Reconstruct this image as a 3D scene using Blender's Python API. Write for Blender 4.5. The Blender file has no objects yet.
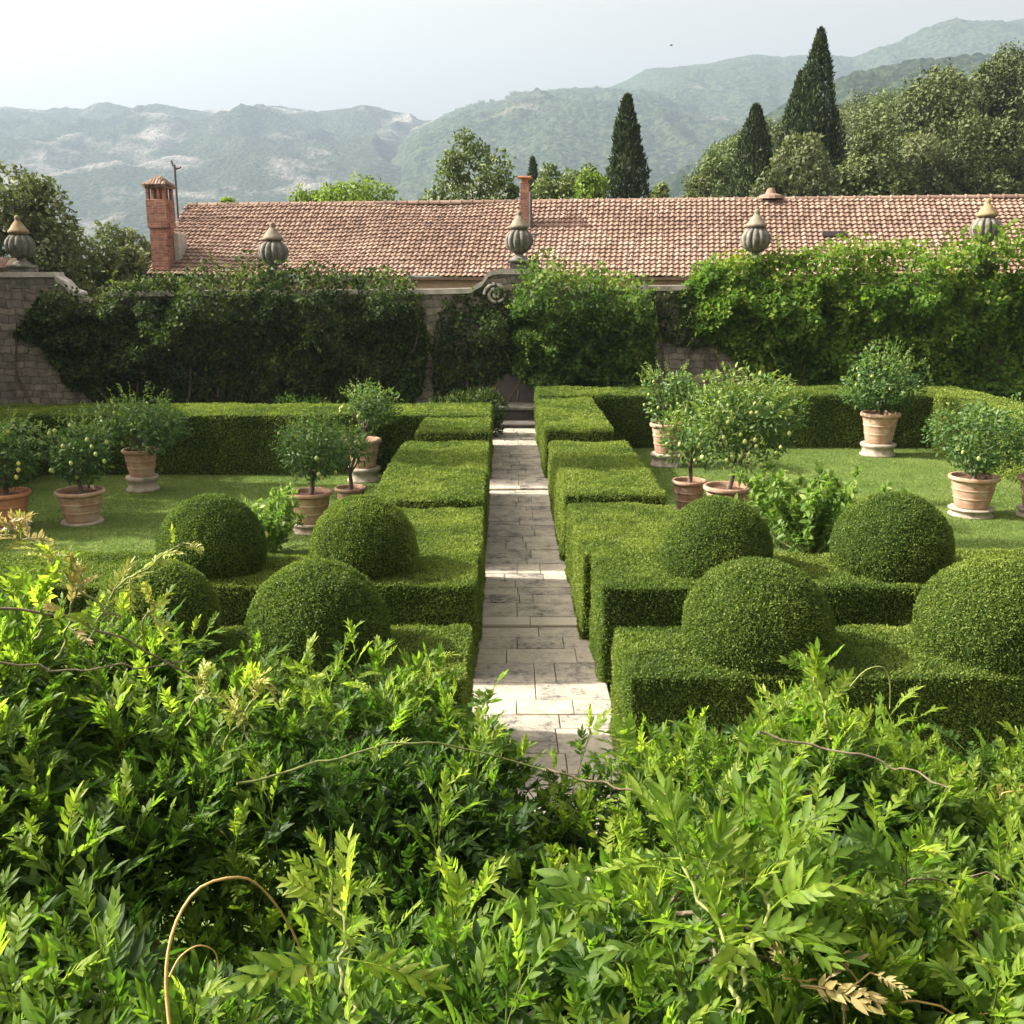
import bpy, math, random
import numpy as np
from mathutils import Vector

SEED = 7
rng = np.random.default_rng(SEED)
random.seed(SEED)
R = math.radians
scene = bpy.context.scene
COL = scene.collection

# ------------------------------------------------------------------ camera
EYE = 4.6
PITCH = R(12.94)
F = 1027.0
cam_d = bpy.data.cameras.new('camera')
cam = bpy.data.objects.new('camera', cam_d)
COL.objects.link(cam)
cam.location = (0, 0, EYE)
cam.rotation_euler = (R(90) - PITCH, 0, R(-0.46))
cam_d.sensor_width = 36
cam_d.lens = 36 * F / 1024
cam_d.clip_start = 0.05
cam_d.clip_end = 20000
scene.camera = cam

def at(px, py, Y):
    """real-world point seen at a pixel, at distance Y down the garden"""
    phi = PITCH + math.atan((py - 512) / F)
    d = Y * math.tan(phi)
    w = Y * math.cos(PITCH) + d * math.sin(PITCH)
    return Vector(((px - 503.5) / F * w, Y, EYE - d))

def on(px, py, z):
    """real-world point seen at a pixel, at height z"""
    phi = PITCH + math.atan((py - 512) / F)
    return at(px, py, (EYE - z) / math.tan(phi))

# ------------------------------------------------------------------ small helpers
def tag(o, label=None, cat=None, group=None, kind=None):
    if label: o['label'] = label
    if cat: o['category'] = cat
    if group: o['group'] = group
    if kind: o['kind'] = kind
    return o

def empty(name, loc, label, cat, group=None, rz=0.0, sc=1.0):
    o = bpy.data.objects.new(name, None)
    o.empty_display_size = 0.2
    COL.objects.link(o)
    o.location = loc
    o.rotation_euler = (0, 0, rz)
    o.scale = (sc, sc, sc)
    return tag(o, label, cat, group)

def mesh_np(name, V, faces, mat, var=None, smooth=True, face_mat=None):
    """V (n,3); faces: list of (k,m) int arrays of equal-size polygons"""
    me = bpy.data.meshes.new(name)
    V = np.asarray(V, dtype=np.float32)
    if not isinstance(faces, list): faces = [faces]
    faces = [np.asarray(f, dtype=np.int32) for f in faces if len(f)]
    loops = np.concatenate([f.ravel() for f in faces])
    sizes = np.concatenate([np.full(len(f), f.shape[1], dtype=np.int32) for f in faces])
    starts = np.concatenate([[0], np.cumsum(sizes)[:-1]]).astype(np.int32)
    me.vertices.add(len(V)); me.vertices.foreach_set('co', V.ravel())
    me.loops.add(len(loops)); me.loops.foreach_set('vertex_index', loops)
    me.polygons.add(len(sizes)); me.polygons.foreach_set('loop_start', starts)
    me.polygons.foreach_set('use_smooth', np.full(len(sizes), smooth, dtype=bool))
    mats = mat if isinstance(mat, (list, tuple)) else [mat]
    for m in mats: me.materials.append(m)
    if face_mat is not None:
        me.polygons.foreach_set('material_index', np.asarray(face_mat, dtype=np.int32))
    if var is not None:
        a = me.attributes.new('var', 'FLOAT', 'POINT')
        a.data.foreach_set('value', np.asarray(var, dtype=np.float32))
    me.update(calc_edges=True)
    me.validate(clean_customdata=False)
    return me

def link(name, me, parent=None, loc=None):
    o = bpy.data.objects.new(name, me)
    COL.objects.link(o)
    if parent is not None: o.parent = parent
    if loc is not None: o.location = loc
    return o

class MB:
    """collects shapes into one mesh"""
    def __init__(s): s.v = []; s.f = {3: [], 4: []}; s.n = 0; s.var = []
    def add(s, V, faces, var=0.5):
        V = np.asarray(V, dtype=float)
        s.v.append(V)
        if not isinstance(faces, list): faces = [faces]
        for f in faces:
            f = np.asarray(f, dtype=int)
            if len(f): s.f[f.shape[1]].append(f + s.n)
        s.n += len(V)
        s.var.append(np.full(len(V), var) if np.isscalar(var) else np.asarray(var))
    def box(s, x0, x1, y0, y1, z0, z1, bev=0.0, var=0.5, rz=0.0, c=None):
        b = min(bev, (x1-x0)/2.1, (y1-y0)/2.1, (z1-z0)/2.1)
        if b <= 0:
            V = [(x, y, z) for z in (z0, z1) for y in (y0, y1) for x in (x0, x1)]
            Fq = [(0,2,3,1),(4,5,7,6),(0,1,5,4),(2,6,7,3),(0,4,6,2),(1,3,7,5)]
            V = np.array(V, float); Fq = [np.array(Fq)]
        else:
            # bevelled box : bottom ring, lower side ring, upper side ring, top ring
            def ring(i, z):
                xa, xb, ya, yb = x0+i, x1-i, y0+i, y1-i
                return [(xa, ya, z), (xb, ya, z), (xb, yb, z), (xa, yb, z)]
            V = ring(b, z0) + ring(0, z0+b) + ring(0, z1-b) + ring(b, z1)
            V = np.array(V, float); q = [(3,2,1,0), (12,13,14,15)]
            for k in range(3):
                for i in range(4):
                    j = (i+1) % 4
                    q.append((4*k+i, 4*k+j, 4*k+4+j, 4*k+4+i))
            Fq = [np.array(q)]
        if rz:
            c = np.array(c if c is not None else ((x0+x1)/2, (y0+y1)/2))
            cs, sn = math.cos(rz), math.sin(rz)
            P = V[:, :2] - c
            V[:, 0] = c[0] + P[:, 0]*cs - P[:, 1]*sn
            V[:, 1] = c[1] + P[:, 0]*sn + P[:, 1]*cs
        s.add(V, Fq, var)
    def lathe(s, prof, n=24, c=(0, 0, 0), lobes=0, lobe_amp=0.0, cap=True, var=0.5):
        prof = np.array(prof, float); m = len(prof)
        a = np.linspace(0, 2*np.pi, n, endpoint=False)
        r = prof[:, 0][:, None] * np.ones(n)
        if lobes:
            amp = (prof[:, 2] if prof.shape[1] > 2 else np.ones(m))[:, None] * lobe_amp
            r = r * (1 - amp * (1 - np.abs(np.sin(a * lobes / 2))[None, :]) ** 1.6)
        V = np.stack([c[0] + r*np.cos(a), c[1] + r*np.sin(a), c[2] + prof[:, 1][:, None]*np.ones(n)], -1).reshape(-1, 3)
        i = np.arange(m-1)[:, None]; j = np.arange(n)[None, :]; k = (j+1) % n
        q = np.stack(np.broadcast_arrays(i*n+j, i*n+k, (i+1)*n+k, (i+1)*n+j), -1).reshape(-1, 4)
        faces = [q]
        if cap:
            V = np.vstack([V, [[c[0], c[1], c[2]+prof[0, 1]], [c[0], c[1], c[2]+prof[-1, 1]]]])
            jj = np.arange(n); kk = (jj+1) % n
            faces.append(np.stack([np.full(n, m*n), kk, jj], -1))
            faces.append(np.stack([np.full(n, m*n+1), (m-1)*n+jj, (m-1)*n+kk], -1))
        s.add(V, faces, var)
    def tube(s, pts, rad, n=6, var=0.5):
        pts = np.array(pts, float); m = len(pts)
        rad = np.full(m, rad) if np.isscalar(rad) else np.array(rad, float)
        t = np.gradient(pts, axis=0); t /= np.linalg.norm(t, axis=1)[:, None] + 1e-9
        ref = np.array([0.0, 0, 1]) if abs(t[0, 2]) < 0.9 else np.array([1.0, 0, 0])
        u = np.cross(t, ref); u /= np.linalg.norm(u, axis=1)[:, None] + 1e-9
        w = np.cross(t, u)
        a = np.linspace(0, 2*np.pi, n, endpoint=False)
        V = pts[:, None] + rad[:, None, None]*(np.cos(a)[None, :, None]*u[:, None] + np.sin(a)[None, :, None]*w[:, None])
        V = V.reshape(-1, 3)
        i = np.arange(m-1)[:, None]; j = np.arange(n)[None, :]; k = (j+1) % n
        q = np.stack(np.broadcast_arrays(i*n+j, i*n+k, (i+1)*n+k, (i+1)*n+j), -1).reshape(-1, 4)
        V = np.vstack([V, pts[:1], pts[-1:]])
        jj = np.arange(n); kk = (jj+1) % n
        s.add(V, [q, np.stack([np.full(n, m*n), jj, kk], -1), np.stack([np.full(n, m*n+1), (m-1)*n+kk, (m-1)*n+jj], -1)], var)
    def prism(s, poly, y0, y1, var=0.5):
        """outline in x,z (counter-clockwise seen from -Y) given thickness in y; fan from centre"""
        P = np.array(poly, float); n = len(P); c = P.mean(0)
        V = np.vstack([np.c_[P[:, 0], np.full(n, y0), P[:, 1]], np.c_[P[:, 0], np.full(n, y1), P[:, 1]],
                       [[c[0], y0, c[1]], [c[0], y1, c[1]]]])
        j = np.arange(n); k = (j+1) % n
        s.add(V, [np.stack([j, j+n, k+n, k], -1), np.stack([np.full(n, 2*n), j, k], -1), np.stack([np.full(n, 2*n+1), k+n, j+n], -1)], var)
    def strip(s, x, zlo, zhi, y0, y1, var=0.5):
        """a wall slab with an uneven top: columns x with bottom and top heights"""
        x = np.array(x, float); n = len(x)
        zlo = np.broadcast_to(zlo, n); zhi = np.broadcast_to(zhi, n)
        V = np.concatenate([np.c_[x, np.full(n, y0), zlo], np.c_[x, np.full(n, y0), zhi], np.c_[x, np.full(n, y1), zlo], np.c_[x, np.full(n, y1), zhi]])
        i = np.arange(n-1); A, B, C_, D = 0, n, 2*n, 3*n
        q = [np.stack([A+i, A+i+1, B+i+1, B+i], -1), np.stack([C_+i+1, C_+i, D+i, D+i+1], -1),
             np.stack([B+i, B+i+1, D+i+1, D+i], -1), np.stack([C_+i, C_+i+1, A+i+1, A+i], -1),
             np.array([[A, B, D, C_], [A+n-1, C_+n-1, D+n-1, B+n-1]])]
        s.add(V, [np.concatenate(q)], var)
    def mesh(s, name, mat, smooth=False):
        f = [np.concatenate(s.f[k]) for k in (3, 4) if s.f[k]]
        return mesh_np(name, np.concatenate(s.v), f, mat, np.concatenate(s.var), smooth)
    def build(s, name, mat, parent=None, smooth=False, loc=None):
        return link(name, s.mesh(name, mat, smooth), parent, loc)

# numpy noise -------------------------------------------------------------
def _hash(ix, iy, iz, seed):
    h = (ix.astype(np.int64)*374761393 + iy.astype(np.int64)*668265263 + iz.astype(np.int64)*2147483647 + seed*974711) & 0xffffffff
    h = ((h ^ (h >> 13)) * 1274126177) & 0xffffffff
    h = ((h ^ (h >> 16)) * 2246822519) & 0xffffffff
    return ((h ^ (h >> 15)) & 0xffffff) / float(0xffffff)
def vnoise(P, seed=0):
    P = np.asarray(P, float); i = np.floor(P).astype(np.int64); f = P - i; f = f*f*(3-2*f)
    r = 0
    for dx in (0, 1):
        for dy in (0, 1):
            for dz in (0, 1):
                w = (f[..., 0] if dx else 1-f[..., 0])*(f[..., 1] if dy else 1-f[..., 1])*(f[..., 2] if dz else 1-f[..., 2])
                r = r + w*_hash(i[..., 0]+dx, i[..., 1]+dy, i[..., 2]+dz, seed)
    return r*2-1
def fbm(P, oct=4, seed=0):
    r = 0; a = 1.0; P = np.asarray(P, float)
    for k in range(oct):
        r = r + a*vnoise(P*(2.03**k) + 17.3*k, seed+k); a *= 0.5
    return r
def unit(v): return v/(np.linalg.norm(v, axis=-1, keepdims=True)+1e-9)
def sstep(a, b, x):
    t = np.clip((x-a)/(b-a), 0, 1); return t*t*(3-2*t)

# ------------------------------------------------------------------ materials
def nt(name):
    m = bpy.data.materials.new(name); m.use_nodes = True
    t = m.node_tree
    for n in list(t.nodes): t.nodes.remove(n)
    return m, t, t.nodes, t.links
def ramp(N, stops):
    r = N.new('ShaderNodeValToRGB'); e = r.color_ramp.elements
    while len(e) > len(stops): e.remove(e[-1])
    while len(e) < len(stops): e.new(0.5)
    for k, (p, c) in enumerate(stops):
        e[k].position = p; e[k].color = (*c, 1)
    return r

def leaf_mat(name, stops, transl=0.35, rough=0.5, spec=0.35, tsat=1.25, spots=False):
    """leaf: colour by age/individual (var), light comes through the blade"""
    m, t, N, L = nt(name)
    out = N.new('ShaderNodeOutputMaterial')
    at_ = N.new('ShaderNodeAttribute'); at_.attribute_name = 'var'
    rp = ramp(N, stops); L.new(at_.outputs['Fac'], rp.inputs[0])
    col = rp.outputs[0]
    if spots:
        tc = N.new('ShaderNodeTexCoord'); nz = N.new('ShaderNodeTexNoise'); nz.inputs['Scale'].default_value = 55; nz.inputs['Detail'].default_value = 6
        L.new(tc.outputs['Object'], nz.inputs['Vector'])
        r2 = ramp(N, [(0.30, (0.95, 0.72, 0.60)), (0.42, (0.86, 0.88, 0.85)), (0.62, (1.1, 1.08, 1.0))]); L.new(nz.outputs['Fac'], r2.inputs[0])
        m2 = N.new('ShaderNodeMix'); m2.data_type = 'RGBA'; m2.blend_type = 'MULTIPLY'; m2.inputs[0].default_value = 1
        L.new(col, m2.inputs[6]); L.new(r2.outputs[0], m2.inputs[7]); col = m2.outputs[2]
    p = N.new('ShaderNodeBsdfPrincipled'); p.inputs['Roughness'].default_value = rough
    p.inputs['Specular IOR Level'].default_value = spec
    L.new(col, p.inputs['Base Color'])
    tr = N.new('ShaderNodeBsdfTranslucent')
    mul = N.new('ShaderNodeMix'); mul.data_type = 'RGBA'; mul.blend_type = 'MULTIPLY'; mul.inputs[0].default_value = 1
    L.new(col, mul.inputs[6]); mul.inputs[7].default_value = (1.35*tsat, 1.5*tsat, 0.7*tsat, 1)
    L.new(mul.outputs[2], tr.inputs['Color'])
    mx = N.new('ShaderNodeMixShader'); mx.inputs[0].default_value = transl
    L.new(p.outputs[0], mx.inputs[1]); L.new(tr.outputs[0], mx.inputs[2])
    L.new(mx.outputs[0], out.inputs[0])
    return m

def noise_mat(name, stops, scale=5, detail=6, rough=0.85, bump=0.3, bscale=None, spec=0.3, var_mix=0.0, stretch=(1, 1, 1), dist=0.05, coord='Object', bdist=None):
    m, t, N, L = nt(name)
    out = N.new('ShaderNodeOutputMaterial')
    p = N.new('ShaderNodeBsdfPrincipled'); p.inputs['Roughness'].default_value = rough
    p.inputs['Specular IOR Level'].default_value = spec
    tc = N.new('ShaderNodeTexCoord'); mp = N.new('ShaderNodeMapping'); mp.inputs['Scale'].default_value = stretch
    L.new(tc.outputs[coord], mp.inputs[0])
    n = N.new('ShaderNodeTexNoise'); n.inputs['Scale'].default_value = scale; n.inputs['Detail'].default_value = detail
    n.inputs['Roughness'].default_value = 0.65
    L.new(mp.outputs[0], n.inputs['Vector'])
    src = n.outputs['Fac']
    if var_mix:
        a = N.new('ShaderNodeAttribute'); a.attribute_name = 'var'
        mx = N.new('ShaderNodeMix'); mx.data_type = 'FLOAT'; mx.inputs[0].default_value = var_mix
        L.new(src, mx.inputs[2]); L.new(a.outputs['Fac'], mx.inputs[3]); src = mx.outputs[0]
    rp = ramp(N, stops); L.new(src, rp.inputs[0]); L.new(rp.outputs[0], p.inputs['Base Color'])
    if bump:
        n2 = N.new('ShaderNodeTexNoise'); n2.inputs['Scale'].default_value = bscale or scale*4; n2.inputs['Detail'].default_value = 5
        L.new(mp.outputs[0], n2.inputs['Vector'])
        b = N.new('ShaderNodeBump'); b.inputs['Strength'].default_value = bump; b.inputs['Distance'].default_value = bdist or dist
        L.new(n2.outputs['Fac'], b.inputs['Height']); L.new(b.outputs[0], p.inputs['Normal'])
    L.new(p.outputs[0], out.inputs[0])
    return m

def stone_wall_mat(name, c1, c2, mortar, bw, bh, scale=1.0, bump=0.6):
    m, t, N, L = nt(name)
    out = N.new('ShaderNodeOutputMaterial'); p = N.new('ShaderNodeBsdfPrincipled'); p.inputs['Roughness'].default_value = 0.9
    tc = N.new('ShaderNodeTexCoord'); sp = N.new('ShaderNodeSeparateXYZ'); cb = N.new('ShaderNodeCombineXYZ')
    L.new(tc.outputs['Object'], sp.inputs[0])
    ad = N.new('ShaderNodeMath'); ad.operation = 'ADD'; L.new(sp.outputs[0], ad.inputs[0]); L.new(sp.outputs[1], ad.inputs[1])
    L.new(ad.outputs[0], cb.inputs[0]); L.new(sp.outputs[2], cb.inputs[1])
    nz = N.new('ShaderNodeTexNoise'); nz.inputs['Scale'].default_value = 1.7; nz.inputs['Detail'].default_value = 3
    L.new(tc.outputs['Object'], nz.inputs['Vector'])
    vm = N.new('ShaderNodeVectorMath'); vm.operation = 'MULTIPLY_ADD'; vm.inputs[1].default_value = (0.26*bh/0.2,)*3
    L.new(nz.outputs['Color'], vm.inputs[0]); L.new(cb.outputs[0], vm.inputs[2])
    br = N.new('ShaderNodeTexBrick'); br.inputs['Scale'].default_value = scale
    br.inputs['Brick Width'].default_value = bw; br.inputs['Row Height'].default_value = bh
    br.inputs['Mortar Size'].default_value = bh*0.07; br.inputs['Mortar Smooth'].default_value = 0.4
    br.inputs['Color1'].default_value = (*c1, 1); br.inputs['Color2'].default_value = (*c2, 1); br.inputs['Mortar'].default_value = (*mortar, 1)
    br.offset_frequency = 2; br.squash = 0.75; br.squash_frequency = 3
    L.new(vm.outputs[0], br.inputs['Vector'])
    n2 = N.new('ShaderNodeTexNoise'); n2.inputs['Scale'].default_value = 4; n2.inputs['Detail'].default_value = 8
    L.new(tc.outputs['Object'], n2.inputs['Vector'])
    rp = ramp(N, [(0.3, (0.55, 0.53, 0.5)), (0.62, (1.1, 1.08, 1.03))]); L.new(n2.outputs['Fac'], rp.inputs[0])
    mu = N.new('ShaderNodeMix'); mu.data_type = 'RGBA'; mu.blend_type = 'MULTIPLY'; mu.inputs[0].default_value = 1
    L.new(br.outputs['Color'], mu.inputs[6]); L.new(rp.outputs[0], mu.inputs[7]); L.new(mu.outputs[2], p.inputs['Base Color'])
    mb = N.new('ShaderNodeMath'); mb.operation = 'MULTIPLY_ADD'; mb.inputs[1].default_value = -1.0
    L.new(br.outputs['Fac'], mb.inputs[0]); L.new(n2.outputs['Fac'], mb.inputs[2])
    b = N.new('ShaderNodeBump'); b.inputs['Strength'].default_value = bump; b.inputs['Distance'].default_value = 0.04
    L.new(mb.outputs[0], b.inputs['Height']); L.new(b.outputs[0], p.inputs['Normal'])
    L.new(p.outputs[0], out.inputs[0])
    return m

M = {}
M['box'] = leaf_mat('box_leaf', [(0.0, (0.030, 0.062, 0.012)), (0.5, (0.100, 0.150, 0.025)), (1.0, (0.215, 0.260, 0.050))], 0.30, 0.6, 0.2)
M['box_far'] = M['box']
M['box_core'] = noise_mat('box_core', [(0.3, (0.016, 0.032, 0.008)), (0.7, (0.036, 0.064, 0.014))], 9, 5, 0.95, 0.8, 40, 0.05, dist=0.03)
M['lemon_leaf'] = leaf_mat('lemon_leaf', [(0.0, (0.034, 0.076, 0.022)), (0.6, (0.082, 0.152, 0.042)), (1.0, (0.220, 0.275, 0.062))], 0.30, 0.5, 0.25)
M['shrub_leaf'] = leaf_mat('shrub_leaf', [(0.0, (0.050, 0.110, 0.022)), (0.6, (0.130, 0.220, 0.042)), (1.0, (0.250, 0.330, 0.070))], 0.40, 0.5, 0.28)
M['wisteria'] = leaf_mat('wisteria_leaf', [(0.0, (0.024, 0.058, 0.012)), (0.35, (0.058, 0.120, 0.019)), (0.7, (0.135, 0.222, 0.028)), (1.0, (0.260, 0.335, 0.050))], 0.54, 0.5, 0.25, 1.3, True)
M['wisteria_pale'] = leaf_mat('wisteria_pale', [(0.0, (0.38, 0.31, 0.12)), (0.5, (0.42, 0.33, 0.18)), (1.0, (0.46, 0.37, 0.25))], 0.35, 0.5, 0.3, 0.75)
M['wisteria_bronze'] = leaf_mat('wisteria_bronze', [(0.0, (0.32, 0.38, 0.07)), (0.5, (0.42, 0.40, 0.12)), (1.0, (0.46, 0.33, 0.17))], 0.35, 0.45, 0.3, 0.8)
M['ivy'] = leaf_mat('ivy_leaf', [(0.0, (0.018, 0.034, 0.010)), (0.6, (0.042, 0.072, 0.017)), (1.0, (0.125, 0.160, 0.034))], 0.28, 0.6, 0.15)
M['creeper'] = leaf_mat('creeper_leaf', [(0.0, (0.040, 0.090, 0.014)), (0.5, (0.095, 0.180, 0.024)), (1.0, (0.215, 0.255, 0.040))], 0.38, 0.6, 0.15)
M['wallbush'] = leaf_mat('wallbush_leaf', [(0.0, (0.028, 0.062, 0.014)), (0.5, (0.070, 0.130, 0.026)), (1.0, (0.190, 0.250, 0.048))], 0.36, 0.6, 0.15)
M['oak'] = leaf_mat('oak_leaf', [(0.0, (0.036, 0.054, 0.018)), (0.5, (0.082, 0.108, 0.035)), (1.0, (0.142, 0.168, 0.054))], 0.10, 0.6, 0.25)
M['oak_bright'] = leaf_mat('bright_leaf', [(0.0, (0.070, 0.120, 0.018)), (0.5, (0.130, 0.195, 0.026)), (1.0, (0.210, 0.260, 0.040))], 0.34, 0.55, 0.25)
M['oak_mid'] = leaf_mat('mid_leaf', [(0.0, (0.055, 0.085, 0.026)), (0.5, (0.100, 0.140, 0.040)), (1.0, (0.160, 0.195, 0.060))], 0.16, 0.55, 0.25)
M['olive'] = leaf_mat('olive_leaf', [(0.0, (0.070, 0.090, 0.042)), (0.5, (0.125, 0.148, 0.066)), (1.0, (0.200, 0.215, 0.105))], 0.30, 0.6, 0.25, 0.9)
M['cypress'] = leaf_mat('cypress_leaf', [(0.0, (0.020, 0.034, 0.014)), (0.6, (0.044, 0.066, 0.024)), (1.0, (0.085, 0.105, 0.036))], 0.12, 0.65, 0.2)
M['bark'] = noise_mat('bark', [(0.3, (0.07, 0.052, 0.038)), (0.7, (0.17, 0.14, 0.11))], 8, 6, 0.9, 0.6, 30)
M['vine_bark'] = noise_mat('vine_bark', [(0.3, (0.09, 0.07, 0.045)), (0.7, (0.21, 0.17, 0.11))], 30, 5, 0.85, 0.4, 90, dist=0.002)
M['green_stem'] = noise_mat('green_stem', [(0.3, (0.13, 0.18, 0.05)), (0.7, (0.24, 0.25, 0.08))], 30, 4, 0.6, 0.0)
M['tan_stem'] = noise_mat('tan_stem', [(0.35, (0.42, 0.25, 0.09)), (0.65, (0.50, 0.36, 0.13))], 25, 4, 0.5, 0.1, 80, dist=0.001)
M['grass'] = noise_mat('lawn_turf', [(0.25, (0.065, 0.105, 0.022)), (0.5, (0.105, 0.162, 0.036)), (0.75, (0.175, 0.220, 0.062))], 1.6, 8, 0.9, 0.9, 60, 0.1, dist=0.03)
M['blade'] = leaf_mat('grass_blade', [(0.0, (0.070, 0.115, 0.024)), (0.6, (0.130, 0.190, 0.045)), (1.0, (0.245, 0.270, 0.095))], 0.3, 0.5, 0.3)
M['soil'] = noise_mat('soil', [(0.3, (0.06, 0.035, 0.022)), (0.7, (0.17, 0.09, 0.055))], 14, 6, 0.95, 0.8, 40)
M['terracotta'] = noise_mat('terracotta', [(0.28, (0.24, 0.135, 0.085)), (0.44, (0.34, 0.205, 0.135)), (0.58, (0.40, 0.290, 0.205)), (0.76, (0.46, 0.39, 0.31))], 4.5, 8, 0.85, 0.25, 40, dist=0.01)
M['terracotta_red'] = noise_mat('terracotta_red', [(0.3, (0.33, 0.130, 0.065)), (0.55, (0.45, 0.20, 0.105)), (0.8, (0.50, 0.33, 0.22))], 3.2, 8, 0.85, 0.25, 40, dist=0.01, stretch=(1, 1, .5))
M['plinth'] = noise_mat('plinth_stone', [(0.3, (0.16, 0.135, 0.10)), (0.55, (0.33, 0.29, 0.225)), (0.8, (0.46, 0.42, 0.35))], 5, 8, 0.9, 0.3, 40, dist=0.01)
M['slab'] = None
M['lemon'] = noise_mat('lemon_peel', [(0.35, (0.50, 0.48, 0.10)), (0.65, (0.66, 0.58, 0.16))], 9, 3, 0.45, 0.1, 60, dist=0.003)
M['lemon_green'] = noise_mat('green_lemon_peel', [(0.35, (0.24, 0.33, 0.08)), (0.65, (0.40, 0.44, 0.14))], 9, 3, 0.45, 0.1, 60, dist=0.003)
M['masonry'] = stone_wall_mat('rubble_masonry', (0.27, 0.245, 0.21), (0.17, 0.16, 0.14), (0.10, 0.095, 0.08), 0.52, 0.24)
M['coping'] = noise_mat('coping_stone', [(0.3, (0.25, 0.235, 0.20)), (0.55, (0.46, 0.44, 0.39)), (0.75, (0.60, 0.58, 0.52))], 2.5, 8, 0.9, 0.4, 22, dist=0.03)
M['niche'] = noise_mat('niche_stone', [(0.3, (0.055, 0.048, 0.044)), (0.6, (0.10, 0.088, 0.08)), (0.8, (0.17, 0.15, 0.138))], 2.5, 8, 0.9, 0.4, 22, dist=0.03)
M['urn'] = noise_mat('urn_stone', [(0.3, (0.065, 0.066, 0.056)), (0.5, (0.15, 0.148, 0.125)), (0.75, (0.30, 0.28, 0.235))], 4.5, 8, 0.9, 0.4, 30, dist=0.02)
M['lichen'] = noise_mat('lichen_stone', [(0.3, (0.12, 0.11, 0.085)), (0.5, (0.21, 0.185, 0.14)), (0.7, (0.30, 0.255, 0.18))], 4.5, 8, 0.95, 0.4, 30, dist=0.02)
M['lichen_gold'] = noise_mat('golden_lichen', [(0.3, (0.14, 0.12, 0.08)), (0.5, (0.25, 0.195, 0.10)), (0.7, (0.33, 0.27, 0.16))], 4.5, 8, 0.95, 0.4, 30, dist=0.02)
M['brick'] = stone_wall_mat('chimney_brick', (0.36, 0.165, 0.105), (0.22, 0.085, 0.058), (0.33, 0.27, 0.23), 0.30, 0.10, bump=0.5)
M['tile'] = noise_mat('roof_tile', [(0.15, (0.125, 0.088, 0.070)), (0.4, (0.205, 0.137, 0.104)), (0.6, (0.252, 0.174, 0.132)), (0.85, (0.32, 0.25, 0.198))], 1.3, 8, 0.88, 0.3, 40, 0.2, var_mix=0.5, dist=0.01)
M['plaster'] = noise_mat('old_plaster', [(0.3, (0.38, 0.27, 0.19)), (0.7, (0.52, 0.40, 0.29))], 1.5, 7, 0.9, 0.3, 20)
M['metal'] = noise_mat('dark_metal', [(0.3, (0.05, 0.05, 0.05)), (0.7, (0.11, 0.105, 0.10))], 12, 4, 0.55, 0.1)
M['pale_metal'] = noise_mat('grey_metal', [(0.3, (0.22, 0.22, 0.22)), (0.7, (0.36, 0.36, 0.36))], 12, 4, 0.5, 0.1)
M['ground'] = noise_mat('ground_earth', [(0.3, (0.075, 0.085, 0.035)), (0.6, (0.13, 0.13, 0.06)), (0.8, (0.2, 0.18, 0.10))], 0.12, 10, 0.95, 0.5, 2, 0.1)
M['forest_floor'] = noise_mat('forest_floor', [(0.3, (0.035, 0.05, 0.018)), (0.7, (0.08, 0.085, 0.035))], 0.3, 8, 0.95, 0.6, 2, 0.1)
M['farm_wall'] = noise_mat('farm_wall', [(0.3, (0.55, 0.48, 0.4)), (0.7, (0.7, 0.62, 0.52))], 0.2, 4, 0.9, 0)
M['bird'] = noise_mat('bird_feathers', [(0.3, (0.03, 0.03, 0.03)), (0.7, (0.06, 0.055, 0.05))], 20, 3, 0.8, 0)

def slab_mat():
    m, t, N, L = nt('travertine_slab')
    out = N.new('ShaderNodeOutputMaterial'); p = N.new('ShaderNodeBsdfPrincipled'); p.inputs['Roughness'].default_value = 0.9
    p.inputs['Specular IOR Level'].default_value = 0.25
    tc = N.new('ShaderNodeTexCoord'); a = N.new('ShaderNodeAttribute'); a.attribute_name = 'var'
    mp = N.new('ShaderNodeMapping'); mp.inputs['Scale'].default_value = (0.8, 1.0, 1.0); L.new(tc.outputs['Object'], mp.inputs[0])
    n1 = N.new('ShaderNodeTexNoise'); n1.inputs['Scale'].default_value = 15; n1.inputs['Detail'].default_value = 10; n1.inputs['Roughness'].default_value = 0.8
    n2 = N.new('ShaderNodeTexNoise'); n2.inputs['Scale'].default_value = 3.2; n2.inputs['Detail'].default_value = 6
    L.new(mp.outputs[0], n1.inputs['Vector']); L.new(tc.outputs['Object'], n2.inputs['Vector'])
    s1 = N.new('ShaderNodeMath'); s1.operation = 'MULTIPLY_ADD'; s1.inputs[1].default_value = 0.55
    L.new(n2.outputs['Fac'], s1.inputs[0]); L.new(n1.outputs['Fac'], s1.inputs[2])
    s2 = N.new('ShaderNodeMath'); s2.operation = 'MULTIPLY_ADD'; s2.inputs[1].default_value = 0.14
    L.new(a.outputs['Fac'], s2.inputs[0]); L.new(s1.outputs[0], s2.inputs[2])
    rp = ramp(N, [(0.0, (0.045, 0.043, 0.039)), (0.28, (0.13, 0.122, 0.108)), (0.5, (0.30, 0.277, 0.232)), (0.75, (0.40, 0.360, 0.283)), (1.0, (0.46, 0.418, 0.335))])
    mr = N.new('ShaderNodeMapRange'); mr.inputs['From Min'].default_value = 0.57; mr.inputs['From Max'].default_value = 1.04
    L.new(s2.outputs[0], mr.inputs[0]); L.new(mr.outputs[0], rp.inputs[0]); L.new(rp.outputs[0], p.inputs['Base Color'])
    b = N.new('ShaderNodeBump'); b.inputs['Strength'].default_value = 0.7; b.inputs['Distance'].default_value = 0.015
    L.new(n1.outputs['Fac'], b.inputs['Height']); L.new(b.outputs[0], p.inputs['Normal'])
    L.new(p.outputs[0], out.inputs[0]); return m
M['slab'] = slab_mat()

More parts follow.
